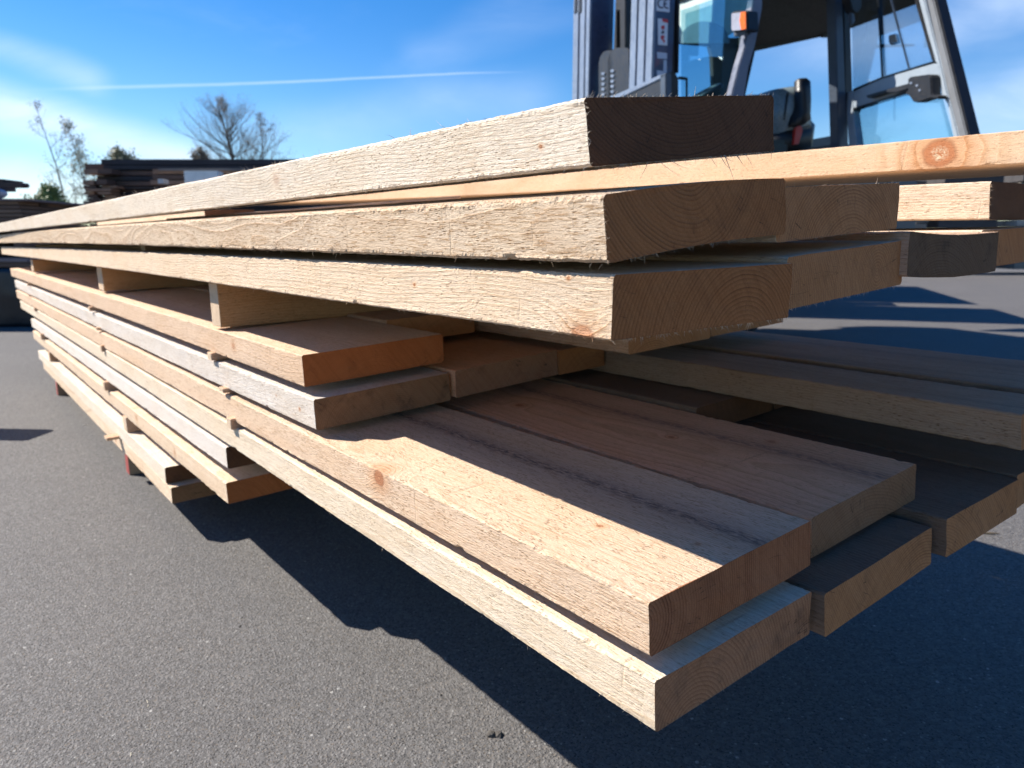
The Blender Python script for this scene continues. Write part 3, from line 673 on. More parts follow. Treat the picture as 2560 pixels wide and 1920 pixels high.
# ------------------------------------------------------------------ forklift
KF = 5.7/3.94
BX, BY = 1.67*KF, 3.94*KF                 # rear door post
bdir = Vector((.94, .342, 0)).normalized(); ldir = Vector((.342, -.94, 0)).normalized()
FO = Vector((BX, BY, 0))
FM_ = Matrix(((bdir.x, ldir.x, 0, FO.x), (bdir.y, ldir.y, 0, FO.y), (0, 0, 1, 0), (0, 0, 0, 1)))
fk = empty('forklift', (0, 0, 0)); fk.matrix_world = FM_
tag(fk, 'forklift with dark blue mast, glazed cab and door swung open, behind the planks', 'forklift')
FI = FM_.inverted(); camL = FI @ Vector((0, 0, H))
FR = FI.to_3x3()
def on(px, py, l=None, b=None):           # photo point on a plane of the truck frame -> local coords
    d = FR @ pix_ray(px, py)
    t = (l-camL.y)/d.y if l is not None else (b-camL.x)/d.x
    return camL+d*t
DH = FI @ Vector((BX, BY, 0)); ddir = (FR @ Vector((.035, -1, 0))).normalized(); dn = Vector((-ddir.y, ddir.x, 0))
if dn.x < 0: dn = -dn
DH = Vector((.08, .03, 0))
def ond(px, py):
    d = FR @ pix_ray(px, py); t = (DH-camL).dot(dn)/d.dot(dn); return camL+d*t
navy = simple_mat('mast_navy', (.028, .045, .10), .35, var=.2, coat=.3)
steelb = simple_mat('mast_steel', (.20, .24, .31), .42, metal=.3, var=.15, vscale=5)
blk = simple_mat('black_plastic', (.012, .012, .014), .45, var=.3, bump=.2)
cabg = simple_mat('cab_post_grey', (.055, .07, .095), .4, var=.15)
doorg = simple_mat('door_frame_grey', (.26, .30, .34), .42, var=.08)
dooro = simple_mat('door_frame_dark_grey', (.15, .155, .165), .45, var=.1)
orange = simple_mat('body_grey', (.10, .11, .12), .4, coat=.4)
lining = simple_mat('painted_glare', (.46, .56, .55), .7, var=.1)
arcm = simple_mat('arc_tint', (.20, .27, .31), .6)
darkroof = simple_mat('roof_dark', (.030, .034, .032), .7)
seatm = simple_mat('seat_vinyl', (.19, .235, .25), .3, var=.15)
redm = simple_mat('red_plastic', (.5, .03, .02), .4)
white = simple_mat('sticker_white', (.62, .66, .74), .5, var=.05)
whiteb = simple_mat('letter_white', (.42, .48, .60), .5, var=.06)
inkm = simple_mat('ink', (.05, .05, .09), .5); inkr = simple_mat('ink_red', (.50, .04, .05), .5)
rubber = simple_mat('tyre_rubber', (.02, .02, .021), .85, bump=.5, bscale=30)
def glass(name, tint, amt):
    m = bpy.data.materials.new(name); m.use_nodes = True; t = NT(m.node_tree); t.n.clear()
    tr = t.node('ShaderNodeBsdfTransparent'); tr.inputs[0].default_value = (*tint, 1)
    gl = t.node('ShaderNodeBsdfGlossy'); gl.inputs['Roughness'].default_value = .03
    fr = t.node('ShaderNodeFresnel'); fr.inputs[0].default_value = 1.45
    mx = t.node('ShaderNodeMixShader'); t.link(t.m('MULTIPLY', fr.outputs[0], amt), mx.inputs[0]); t.link(tr.outputs[0], mx.inputs[1]); t.link(gl.outputs[0], mx.inputs[2])
    o = t.node('ShaderNodeOutputMaterial'); t.link(mx.outputs[0], o.inputs[0]); return m
gl1 = glass('tinted_glass', (.76, .93, .98), .35); gl2 = glass('door_glass', (.90, .96, .99), .5)

def plate(name, pts, mat, thick, parent=fk, l=None, b=None, door=False, smooth=False):
    if door: P = [ond(*p) for p in pts]; off = dn*thick
    elif l is not None: P = [on(*p, l=l) for p in pts]; off = Vector((0, -thick, 0))
    else: P = [on(*p, b=b) for p in pts]; off = Vector((thick, 0, 0))
    mb = MB(); mb.prism(P, off); o = mb.build(name, mat, parent)
    bm = bmesh.new(); bm.from_mesh(o.data); bmesh.ops.recalc_face_normals(bm, faces=bm.faces)
    bmesh.ops.bevel(bm, geom=[e for e in bm.edges if e.calc_length() > .02], offset=min(abs(thick)*.2, .006), segments=2, affect='EDGES', clamp_overlap=True) if abs(thick) > .01 else None
    bm.to_mesh(o.data); bm.free()
    return o
def ellipse(cx, cy, rx, ry, a0=0, a1=360, n=24):
    return [(cx+rx*cos(radians(a0+(a1-a0)*i/n)), cy+ry*sin(radians(a0+(a1-a0)*i/n))) for i in range(n+1)]
# --- mast : near rail outer side plane
bm_f = -1.45*KF/1.6
p_edge = on(1632, 100, b=bm_f); LN = p_edge.y
ZT = 3.6
def vstrip(b0, b1, l0, l1, z0=.25, z1=ZT): 
    mb = MB(); mb.box((b0, l0, z0), (b1, l1, z1), .004); return mb
def l_at(px): return on(px, 110, b=bm_f).y
def b_at(px, l): return on(px, 110, l=l).x
rr = empty('mast', (0, 0, 0)); rr.parent = fk
# near rail: stepped channels
mb = MB()
ls = [l_at(q) for q in (1575, 1590, 1594, 1611, 1615, 1632)]
mb.box((bm_f, ls[0], .25), (bm_f+.16, ls[1], ZT), .004); mb.box((bm_f, ls[2], .25), (bm_f+.16, ls[3], ZT), .004); mb.box((bm_f, ls[4], .25), (bm_f+.10, ls[5]-.004, ZT), .004)
mb.build('rail', steelb, rr)
bs = b_at(1684, LN)
mb = MB(); mb.box((bm_f+.012, ls[0]+.01, .2), (bs, LN, ZT+.02), .006); mb.build('channel', navy, rr)
mb = MB(); mb.box((bs+.002, LN-.10, .2), (b_at(1697, LN), LN-.02, ZT-.1), .004); mb.build('hose_guard', blk, rr)
# far rail
lf = [l_at(q) for q in (1432, 1445, 1449, 1461, 1464, 1473)]
mb = MB()
for i in (0, 2, 4): mb.box((bm_f, lf[i], .25), (bm_f+.12, lf[i+1], ZT), .004)
mb.build('rail', steelb, rr)
bf = b_at(1532, lf[5]+.0)
mb = MB(); mb.box((bm_f+.012, lf[0]+.01, .2), (bf, lf[5]+.004, ZT+.02), .006); mb.build('channel', navy, rr)
for q in (1437, 1448):
    a = on(q, -5, b=bm_f-.004); c_ = on(q+5, 30, b=bm_f-.004)
    mb = MB(); mb.box((bm_f-.008, min(a.y, c_.y), c_.z), (bm_f-.001, max(a.y, c_.y), a.z+.1)); mb.build('slot', blk, rr)
# cross members, cylinder, chain cover
bc = bm_f+.15
plate('cylinder', [(1540, -40), (1563, -40), (1563, 122), (1550, 122), (1549, 26), (1542, 26), (1541, 135), (1533, 135)], blk, .12, rr, b=bc)
def chain_cover(pxs, label):
    x0, x1, y0 = pxs
    pts = [(x0, 300), (x0, y0+32), (x0+4, y0+14), (x0+12, y0+3), (x0+22, y0), (x1-6, y0), (x1, y0+8), (x1, 300)]
    o = plate('chain_guard', pts, blk, .10, rr, b=bc-.12)
    for k in range(6):
        cy = y0+58+k*13
        e = [on(*p, b=bc-.13) for p in ellipse(x0+11, cy, 4.2, 3.6, n=12)[:-1]]
        m_ = MB(); m_.prism(e, (.008, 0, 0)); m_.build('roller', steelb, o)
chain_cover((1496, 1530, 126), ''); chain_cover((1519, 1573, 119), '')
plate('cross_bar', [(1530, 240), (1655, 184), (1663, 184), (1663, 192), (1540, 250)], steelb, .05, rr, b=bm_f-.06)
plate('cross_bar', [(1520, 262), (1655, 196), (1655, 330), (1520, 330)], blk, .05, rr, b=bm_f-.05)
plate('bracket', [(1650, 186), (1664, 182), (1664, 330), (1650, 330)], cabg, .05, rr, b=bm_f-.06)
plate('bracket', [(1664, 184), (1682, 178), (1692, 186), (1697, 200), (1697, 330), (1664, 330)], blk, .06, rr, l=LN+.05)
plate('tilt_bar', [(1698, 190), (1720, 193), (1720, 199), (1698, 197)], blk, .03, rr, l=LN)
plate('tilt_bar', [(1717, 196), (1720, 196), (1720, 320), (1717, 320)], blk, .02, rr, l=LN)
plate('guard_rod', [(1693, -40), (1701.5, -40), (1697.5, 182), (1694, 182)], blk, .03, rr, l=LN+.01)
# stickers + lettering on the outer side of the near channel
def lab(name, pts, mat, parent=rr, off=.0): return plate(name, pts, mat, -.004-off, parent, l=LN+.0005)
ce = lab('ce_plate', [(1641, -12), (1673.5, -12), (1673, 31), (1641, 27)], white)
ws = lab('warning_sticker', [(1644, 46), (1669, 49), (1667.5, 114), (1645, 112)], white)
lab('red_band', [(1654, 47.2), (1669, 49), (1668.5, 58), (1656, 55)], inkr, ws, .002)
lab('pictogram', [(1652, 66), (1659, 63), (1661, 70), (1658, 75), (1653, 73)], inkr, ws, .002)
lab('pictogram', [(1653, 79), (1657, 76), (1660, 80), (1658, 85), (1652, 84)], inkm, ws, .002)
lab('pictogram', [(1651, 90), (1658, 88), (1661, 94), (1657, 97), (1662, 103), (1659, 108), (1655, 100), (1651, 97)], inkr, ws, .002)
hl = lab('lettering', [(1642, 130), (1667, 133), (1667, 148), (1643, 146)], whiteb)                           # I
lab('lettering', [(1658.5, 150), (1666.5, 151), (1666, 180), (1663, 204), (1642, 202), (1642, 176), (1658, 178)], whiteb)   # L
lab('lettering', [(1642, 209), (1648, 209), (1648, 226), (1651, 226), (1651, 209), (1656, 209), (1656, 226), (1659, 226), (1659, 209), (1665, 209), (1665, 238), (1642, 238)], whiteb)   # E
lab('lettering', [(1642, 245), (1665, 245), (1665, 254), (1657, 254), (1657, 264), (1665, 264), (1665, 274), (1642, 274), (1642, 264), (1650, 264), (1650, 254), (1642, 254)], whiteb)  # H
def text_mesh(name, s, size, mat, parent, loc, rx):
    cu = bpy.data.curves.new('txt', 'FONT'); cu.body = s; cu.size = size; cu.extrude = .001
    to = bpy.data.objects.new('txt', cu); C.objects.link(to)
    me = bpy.data.meshes.new_from_object(to.evaluated_get(bpy.context.evaluated_depsgraph_get())); bpy.data.objects.remove(to)
    me.materials.append(mat); o = bpy.data.objects.new(name, me); C.objects.link(o); o.parent = parent
    o.location = loc; o.rotation_euler = rx; return o
bpy.context.view_layer.update()
pa = on(1645, 26, l=LN+.006); pb = on(1671, 29, l=LN+.006)
wce = (pb-pa).length
def arcpts(cx, cy, r0, r1, a0, a1, n=10):
    return ellipse(cx, cy, r1*.82, r1, a0, a1, n)+list(reversed(ellipse(cx, cy, r0*.82, r0, a0, a1, n)))
lab('letter_c', arcpts(1653, 9, 9, 13, 60, 300), inkm, ce, .002)
lab('letter_e', arcpts(1668, 10, 9, 13, 80, 280), inkm, ce, .002)
lab('letter_e', [(1658, 8), (1666, 8), (1666, 12), (1658, 12)], inkm, ce, .002)

# --- cab
WC = 1.15*KF/1.6*1.25                    # cab width
cabm = empty('cab', (0, 0, 0)); cabm.parent = fk
plate('rear_post', [(2086, -60), (2104, -60), (2120, 370), (2097, 370)], cabg, .09, cabm, l=0)
plate('rear_post_trim', [(2107, -60), (2127, -60), (2127, 60), (2132, 228), (2119, 240), (2122, 370), (2116, 370)], blk, .07, cabm, l=-.02)
plate('front_post', [(1890, -60), (1909, -60), (1906, 20), (1889, 110), (1872, 170), (1861, 240), (1850, 330), (1812, 330), (1829, 236), (1848, 160), (1861, 118), (1872, 60), (1882, 8)], simple_mat('post_blue_grey', (.11, .13, .19), .4), .07, cabm, l=0)
plate('door_seal', [(1884, 128), (1890, 124), (1873, 200), (1864, 240), (1852, 330), (1846, 330), (1860, 238), (1870, 190)], blk, .05, cabm, l=-.03)
plate('slot', [(1872, 48), (1877, 50), (1878, 80), (1873, 88), (1870, 70)], blk, -.006, cabm, l=.001)
# roof: underside rising to the rear
r0 = on(1868, 128, l=-WC); r1 = on(2092, 82, l=-WC)
rtop = on(1905, 0, l=0)
dr = (r1-r0)
A0 = Vector((r0.x-.10, -WC, r0.z-.0)); A1 = Vector((r1.x+.02, -WC, r1.z+.0))
B0 = Vector((on(1893, -160, l=.05).x, .05, A0.z+.02)); B1 = Vector((A1.x, .05, A1.z+.02))
mb = MB(); mb.prism([A0, A1, B1, B0], (0, 0, .14)); mb.build('roof', darkroof, cabm)
plate('side_header', [(1850, 112), (1990, 58), (2095, 28), (2095, 82), (1868, 131)], darkroof, .05, cabm, l=-WC+.03)
plate('roof_label', [(1905, 78), (2035, 44), (2035, 60), (1905, 86)], simple_mat('label_grey', (.13, .125, .11), .6), .004, cabm, l=-WC+.06)
plate('label_stripe', [(1960, 60), (2035, 42), (2035, 47), (1960, 66)], simple_mat('label_red', (.22, .03, .02), .6), .004, cabm, l=-WC+.064)
plate('bracket', [(2055, 84), (2087, 74), (2085, 92), (2058, 92)], blk, .04, cabm, l=-WC+.07)
plate('grab_lamp', ellipse(2042, 12, 26, 24, n=14)[:-1], blk, .05, cabm, l=-WC*.5)
plate('rear_post', [(2086, 60), (2099, 55), (2112, 380), (2100, 380)], cabg, .06, cabm, l=-WC)
# front window frame and glazing, in a plane across the truck front
bw = on(1875, 70, l=-.05).x-.03
gz = plate('front_glass', [(1702, 26), (1893, -40), (1880, 20), (1850, 200), (1830, 330), (1702, 330)], gl1, .006, cabm, b=bw)
plate('painted_glare', [(1560, 30), (1700, 2), (1800, -30), (1880, -30), (1878, 20), (1830, 80), (1790, 108), (1700, 106), (1560, 112)], lining, .012, cabm, b=bw+.03)  # pale plate painted as the sunlit reflection on the windscreen
plate('glass_arc', ellipse(1760, 108, 62, 55, 180, 360, 18), arcm, .006, cabm, b=bw+.018)  # darker arc plate in front of the pale one
plate('front_header', [(1560, 23), (1702, -8), (1740, -22), (1740, -16), (1702, 0), (1560, 31)], blk, .04, cabm, b=bw)
plate('far_post', [(1775, 112), (1820, 95), (1862, 92), (1862, 120), (1846, 240), (1840, 330), (1782, 330), (1786, 236), (1782, 140)], darkroof, .06, cabm, l=-WC+.02)
plate('far_header', [(1700, 104), (1790, 106), (1825, 92), (1825, 112), (1785, 116), (1700, 109)], blk, .03, cabm, l=-WC+.02)
plate('sill', [(2000, 354), (2097, 336), (2100, 420), (1990, 420)], cabg, .08, cabm, l=-WC+.05)
# head lamp on the front post
hlm = plate('headlight', [(1828, 33), (1833, 28), (1868, 26), (1870, 74), (1866, 78), (1834, 81), (1828, 74)], blk, .09, cabm, b=bw-.12)
plate('lens', [(1831, 34), (1854, 31), (1851, 52), (1855, 75), (1833, 77), (1831, 72)], simple_mat('lamp_lens', (.30, .31, .37), .2), -.008, hlm, b=bw-.122)
plate('indicator', [(1854, 31), (1866, 29), (1867, 72), (1855, 75), (1851, 52)], simple_mat('indicator_orange', (.70, .13, .01), .25), -.008, hlm, b=bw-.122)
plate('lamp_bracket', [(1832, 79), (1862, 76), (1868, 84), (1834, 92)], cabg, .03, cabm, b=bw-.1)
# seat, arm rest, wheel
se = empty('seat', (0, 0, 0)); se.parent = fk
def blob(name, pts, l, th, mat, parent):
    P = [on(*p, l=l) for p in pts]; c = sum(P, Vector())/len(P); V = []; F = []; n = len(P); rings = 7
    for k in range(rings):
        a = -1+2*k/(rings-1); s_ = sqrt(max(0, 1-abs(a)**2.6))*.35+.65 if 0 < k < rings-1 else .55
        for p in P:
            q = c+(p-c)*s_; V.append((q.x, l+a*th/2, q.z))
    for k in range(rings-1):
        for j in range(n):
            a = k*n+j; b = k*n+(j+1) % n; F.append([a, b, b+n, a+n])
    F.append(list(reversed(range(n)))); F.append([(rings-1)*n+j for j in range(n)])
    o = mesh_obj(name, V, F, mat, parent, smooth=True)
    bm = bmesh.new(); bm.from_mesh(o.data); bmesh.ops.recalc_face_normals(bm, faces=bm.faces); bm.to_mesh(o.data); bm.free(); return o
lm = -WC*.5
blob('backrest', [(1900, 235), (1925, 226), (1958, 221), (1974, 223), (1983, 236), (1986, 262), (1984, 290), (1992, 320), (1994, 370), (1925, 380), (1890, 360), (1895, 290)], lm, .5, seatm, se)
blob('armrest', [(1992, 200), (1998, 196), (2012, 195), (2020, 202), (2022, 250), (2020, 302), (2006, 313), (1975, 318), (1985, 300), (1993, 270)], lm+.30, .10, blk, se)
blob('cushion', [(1905, 330), (1990, 300), (2006, 318), (1996, 390), (1880, 400), (1880, 350)], lm, .5, blk, se)
plate('seat_belt', [(1988, 318), (2004, 312), (2008, 326), (1998, 360), (1984, 362)], redm, .03, se, l=lm+.27)
for px in (1926, 1968):
    plate('seam', [(px, 232), (px+4, 231), (px-6, 300), (px-8, 300)], blk, .006, se, l=lm+.245)
sw = empty('steering_wheel', (0, 0, 0)); sw.parent = fk
c0 = on(1768, 238, l=lm); rx = (on(1800, 238, l=lm)-c0).length
mb = MB(); pts = []
for k in range(29):
    a = 2*pi*k/28; pts.append(c0+Vector((cos(a)*rx*.8, sin(a)*rx*.85, cos(a)*rx*.45+.02)))
mb.tube(pts, .022, 8, False); mb.build('rim', blk, sw, True)
mb = MB(); mb.tube([c0, c0+Vector((-.15, 0, -.45))], .04, 10); mb.tube([pts[0], pts[14]], .014, 6); mb.tube([pts[7], pts[21]], .014, 6); mb.build('column', blk, sw, True)
# --- door, open
dr_ = empty('door', (0, 0, 0)); dr_.parent = fk
plate('hinge_stile', [(2113, 233), (2131, 226), (2134, 262), (2133, 280), (2145, 372), (2122, 372)], doorg, .05, dr_, door=True)
plate('front_stile', [(2291, -60), (2303, -30), (2350, 153), (2368, 232), (2404, 372), (2388, 372), (2368, 262), (2352, 236), (2342, 160), (2336, 153), (2288, -30), (2282, -60)], doorg, .05, dr_, door=True)
plate('outer_stile', [(2303.5, -60), (2318, -60), (2425, 372), (2404.5, 372), (2351, 155)], dooro, .05, dr_, door=True)
plate('gasket', [(2276, -30), (2287, -30), (2342, 150), (2333, 156), (2328, 152)], blk, .06, dr_, door=True)
plate('gasket', [(2318.5, -60), (2325, -60), (2431, 372), (2425.5, 372)], blk, .07, dr_, door=True)
plate('mid_rail', [(2131, 229), (2200, 198), (2335, 158), (2349, 163), (2356, 215), (2286, 222), (2238, 239), (2134, 272)], doorg, .05, dr_, door=True)
plate('window_seal', [(2131, 222), (2200, 192), (2334, 151), (2335, 157), (2200, 198), (2131, 229)], blk, .058, dr_, door=True)
plate('window_seal', [(2122, 271), (2238, 233.5), (2286, 225), (2286, 230), (2240, 240), (2135, 274), (2128, 290)], blk, .058, dr_, door=True)
plate('window_divider', [(2189, -40), (2194, -40), (2206, 194), (2202, 196)], blk, .03, dr_, door=True)
plate('sliding_edge', [(2213, -40), (2215, -40), (2271, 170), (2269, 171)], cabg, .015, dr_, door=True)
hd = plate('handle', [(2293, 196), (2300, 192), (2346, 186), (2351, 190), (2354, 236), (2371, 240), (2368, 248), (2350, 246), (2316, 257), (2305, 254), (2296, 240), (2283, 232), (2293, 226)], blk, -.06, dr_, door=True)
plate('handle_arm', [(2180, 239), (2240, 222), (2292, 208), (2292, 222), (2262, 232), (2230, 232), (2186, 246)], blk, -.05, dr_, door=True)
for (cx, cy) in ((2303, 208), (2325, 226), (2318, 214)):
    P = [ond(*p)-dn*.066 for p in ellipse(cx, cy, 3, 3, n=10)[:-1]]
    m_ = MB(); m_.prism(P, dn*.005); m_.build('screw', steelb, hd)
plate('latch', [(2220, 88), (2236, 84), (2242, 107), (2225, 113), (2221, 108)], blk, .03, dr_, door=True)
plate('upper_glass', [(2127, -40), (2285, -40), (2336, 155), (2200, 196), (2131, 226)], gl2, .006, dr_, door=True)
plate('lower_glass', [(2134, 272), (2286, 228), (2352, 236), (2390, 372), (2144, 372)], gl1, .006, dr_, door=True)
mr = empty('mirror', (0, 0, 0)); mr.parent = fk
plate('housing', [(2112, -20), (2154, -20), (2156, 14), (2150, 28), (2139, 32), (2130, 24), (2126, 4)], blk, .07, mr, l=.12)
plate('stay', [(2128, 24), (2136, 32), (2140, 50), (2136, 60), (2128, 62)], cabg, .03, mr, l=.10)
# --- body, wheels, counterweight (mostly hidden behind the planks)
zb_ = on(1990, 352, l=-WC*.5).z
bx0 = bm_f+.35
mb = MB(); mb.box((bx0, -WC-.05, .35), (.05, .0, zb_*.55), .03); mb.build('chassis', orange, fk)
mb = MB(); mb.box((.0, -WC-.08, .72), (.62, .0, zb_-.1), .06); mb.build('hood', orange, fk)
mb = MB()
cwp = [(.45, .66), (.78, .70), (.88, .9), (.86, 1.25), (.75, 1.36), (.45, 1.36)]
mb.prism([(x, .0, z) for x, z in cwp], (0, -WC-.1, 0)); mb.build('counterweight', cabg, fk)
mb = MB(); mb.box((bx0+.1, -WC*.9, zb_*.55), (-.3, -WC*.1, zb_*.95), .03); mb.build('dashboard', blk, fk)
def wheel(b, l, r, wd):
    e = empty('wheel', (b, l, r)); e.parent = fk
    def lathe(prof, mat, nm):
        n = 28; V = []; F = []
        for (yy, rad) in prof:
            for j in range(n): q = 2*pi*j/n; V.append((rad*cos(q), yy, rad*sin(q)))
        for i in range(len(prof)-1):
            for j in range(n): a = i*n+j; b_ = i*n+(j+1) % n; F.append([a, b_, b_+n, a+n])
        F.append(list(range(n))); F.append([(len(prof)-1)*n+j for j in reversed(range(n))])
        mesh_obj(nm, V, F, mat, e, smooth=False)
    h = wd/2
    lathe([(-h*.8, r*.55), (-h, r*.7), (-h, r*.9), (-h*.75, r), (h*.75, r), (h, r*.9), (h, r*.7), (h*.8, r*.55)], rubber, 'tyre')
    lathe([(-h*.85, r*.2), (-h*.6, r*.54), (h*.6, r*.54), (h*.85, r*.2)], cabg, 'rim')
wheel(bx0+.30, -.36, .38, .26); wheel(bx0+.35, -WC-.02, .41, .30); wheel(-.85, -.70, .28, .2); wheel(-.62, -WC+.08, .28, .2)
for l_ in (LN-.25, lf[5]+.1):
    mb = MB(); mb.box((bm_f-1.3, l_-.07, .06), (bm_f-.06, l_+.07, .11), .008); mb.box((bm_f-.11, l_-.07, .06), (bm_f-.06, l_+.07, .6), .008); mb.build('fork', blk, fk)
mb = MB()
for z in (.15, .55): mb.box((bm_f-.05, lf[0], z), (bm_f-.005, LN, z+.1), .006)
mb.build('carriage', blk, fk)

# ------------------------------------------------------------------ distant dark timber stack
def plainwood(name, col, var=.35, seed=0):
    m = bpy.data.materials.new(name); m.use_nodes = True; t = NT(m.node_tree); b = t.n['Principled BSDF']
    tc = t.node('ShaderNodeTexCoord'); o = t.vm('ADD', tc.outputs['Object'], (seed, seed*2, 0))
    a = t.noise(t.mul(o, (.8, 14, 14)), 1.0, 5, .65); c_ = t.noise(t.mul(o, (3, 3, 3)), 1.0, 3)
    f = t.m('ADD', t.m('MULTIPLY', a, .6), t.m('MULTIPLY', c_, .4))
    t.link(t.mix(t.ss(f, .3, .7), [x*(1-var) for x in col], [x*(1+var) for x in col]), b.inputs['Base Color'])
    b.inputs['Roughness'].default_value = .75
    bp = t.node('ShaderNodeBump'); bp.inputs['Strength'].default_value = .5; bp.inputs['Distance'].default_value = .006
    t.link(a, bp.inputs['Height']); t.link(bp.outputs[0], b.inputs['Normal']); return m
dk = [plainwood('dark_timber%d' % i, c, seed=i) for i, c in enumerate([(.024, .022, .027), (.10, .058, .042), (.24, .14, .09), (.05, .036, .032)])]
pale_end = plainwood('weathered_end', (.34, .24, .17), seed=9)
def world_at(px, py, Y): r = pix_ray(px, py); t = Y/r.y; return Vector((r.x*t, Y, H+r.z*t))
def plank(name, x0, x1, y0, y1, z0, z1, mat, label, cat, group, rz=0, end=None, jx=0):
    mb = MB(); L = x1-x0
    mb.box((0, 0, 0), (L, y1-y0, z1-z0), .004)
    o = mb.build(name, mat); o.location = (x0, y0, z0); o.rotation_euler = (0, 0, rz)
    if end:
        o.data.materials.append(end)
        for p in o.data.polygons:
            if abs(p.normal.x) > .9: p.material_index = 1
    if label: tag(o, label, cat, group)
    return o
rnd = random.Random(5)
Yd = 13.0
def Zat(py, Y=Yd): return world_at(1280, py, Y).z
def Xat(px, Y=Yd): return world_at(px, 450, Y).x
dg = 'dark timbers of the far stack'
ztop = Zat(398)
# two long top beams
plank('timber_beam', Xat(257), Xat(1150), Yd, Yd+.5, Zat(412), ztop, dk[0], 'long black topmost beam of the far dark stack', 'timber beam', dg, end=pale_end)
plank('timber_beam', Xat(262), Xat(1150), Yd-.02, Yd+.5, Zat(424), Zat(412)-.01, dk[0], 'long black beam just under the topmost one of the far stack', 'timber beam', dg, end=pale_end)
plank('timber_beam', Xat(207), Xat(262), Yd+.1, Yd+.7, Zat(422), Zat(408), dk[1], 'short stub of brown timber beside the top beams of the far stack', 'timber beam', dg, end=pale_end)
names = ['rusty brown', 'sooty black', 'grey brown', 'reddish dark', 'tarred', 'weathered brown']
zc = Zat(424)-.02; i = 0
while zc > .25:
    th = .085 if zc > 1.75 else .048
    xj = rnd.uniform(.0, .35)
    if i % 2 == 0 or zc < 1.75:
        for q_ in range(2):
            xa = Xat(206, Yd-.3)+q_*.27+rnd.uniform(-.04, .04); ya = Yd-.3+rnd.uniform(-.12, .06)
            tag(plank('cross_timber', xa, xa+rnd.uniform(.18, .25), ya, ya+.3, zc-th+.008, zc, dk[rnd.choice([1, 2, 2])], None, None, None), 'cross timber stub in course %d, %s of two, left end of the far stack' % (i+1, 'left' if q_ == 0 else 'right'), 'timber stub', 'cross timber stubs of the far stack')
    nx = 2 if i < 4 else 1
    plank('timber_beam', Xat(215)+xj, Xat(400)+.3 if nx == 2 else Xat(1100), Yd+rnd.uniform(-.08, .06), Yd+.6, zc-th+.012, zc, dk[rnd.choice([0, 1, 3, 2])],
          '%s timber, course %d below the top beams of the far stack' % (names[i % 6], i+1), 'timber beam', dg, end=pale_end if rnd.random() < .6 else dk[2])
    if nx == 2:
        plank('timber_beam', Xat(384, Yd-.25)+rnd.uniform(-.08, .1), Xat(1100), Yd-.25+rnd.uniform(-.03, .03), Yd+.35, zc-th+.012, zc, dk[(2, 1, 2, 1)[i]],
              '%s timber, course %d of the brown pile against the dark stack' % (names[(i+2) % 6], i+1), 'timber beam', dg, end=pale_end)
    zc -= th+.004; i += 1
plank('timber_beam', Xat(397, Yd-.3), Xat(1000), Yd-.3, Yd+.3, Zat(431), Zat(425), simple_mat('sheet_grey', (.16, .14, .13), .7), 'thin grey sheet lying over the brown pile by the far stack', 'sheet', dg)
tag(plank('foam_block', Xat(461, Yd-.7), Xat(545, Yd-.7), Yd-.7, Yd-.45, Zat(470), Zat(437), simple_mat('foam_white', (.78, .78, .74), .7), 'whitish block in front of the far dark stack', 'block', None))
plank('wrapped_offcut', Xat(394, Yd-.62), Xat(408, Yd-.62), Yd-.62, Yd-.42, Zat(466), Zat(455), simple_mat('cloth_white', (.55, .52, .5), .8), 'small pale offcut end sticking out of the far dark stack', 'offcut', None)
plank('bearer', Xat(300), Xat(700), Yd-.1, Yd+.3, .0, .25, dk[3], 'dark bearer on the asphalt under the far dark stack', 'bearer', None)

# ------------------------------------------------------------------ pile at the left edge
Yp = 7.0
def Xp(px, dy=0): return world_at(px, 530, Yp+dy).x
def Zp_(py): return world_at(0, py, Yp).z
brown = [plainwood('brown_plank%d' % i, c, .25, i) for i, c in enumerate([(.14, .085, .055), (.11, .065, .045), (.17, .105, .07), (.19, .15, .15)])]
lg = 'brown planks of the pile at the left edge'
za = Zp_(503); n_ = 7; zb2 = Zp_(575)
for i in range(n_):
    z1 = za-(za-zb2)*i/n_
    plank('plank', Xp(-330), Xp(54+rnd.uniform(-6, 6)), Yp, Yp+1.1, z1-(za-zb2)/n_+.006, z1, brown[i % 3], 'brown plank number %d down from the top in the pile at the left edge' % (i+1), 'plank', lg)
plank('plank', Xp(-330), Xp(77), Yp-.03, Yp+1.2, za+.003, Zp_(497), brown[3], 'greyish top board of the pile at the left edge', 'plank', lg)
plank('plank', Xp(20), Xp(103, .3), Yp+.3, Yp+.42, za-.03, za-.004, dk[3], 'thin dark lath sticking out right of the pile at the left edge', 'lath', None)
plank('concrete_block', Xp(77, 1.5), Xp(105, 1.5), Yp+1.5, Yp+1.9, 0, world_at(0, 506, Yp+1.5).z, simple_mat('pale_block', (.42, .43, .45), .8), 'tall pale block standing behind the left pile', 'block', None)
plank('plank', Xp(-330), Xp(-20, .3), Yp+.3, Yp+.7, Zp_(467), Zp_(452), dk[3], 'dark board carried on top of the left pile', 'plank', None)
def rounded_beam(x0, x1, y, z0, z1, mat, label):
    mb = MB(); r = (z1-z0)/2; zc_ = (z0+z1)/2; P = [(x0, y, z0), (x1-r, y, z0)]+[(x1-r+r*sin(a), y, zc_-r*cos(a)) for a in [pi*k/8 for k in range(1, 8)]]+[(x1-r, y, z1), (x0, y, z1)]
    mb.prism(P, (0, .12, 0)); o = mb.build('round_ended_bar', mat); tag(o, label, 'bar'); return o
rounded_beam(Xp(-330), Xp(62, .1), Yp+.1, Zp_(466), Zp_(453.5), dk[3], 'dark bar with a rounded end poking out above the left pile')
plank('plank', Xp(-330), Xp(17, .1), Yp+.1, Yp+.4, Zp_(453), Zp_(445), dk[3], 'short dark board lying above the round ended bar', 'plank', None)
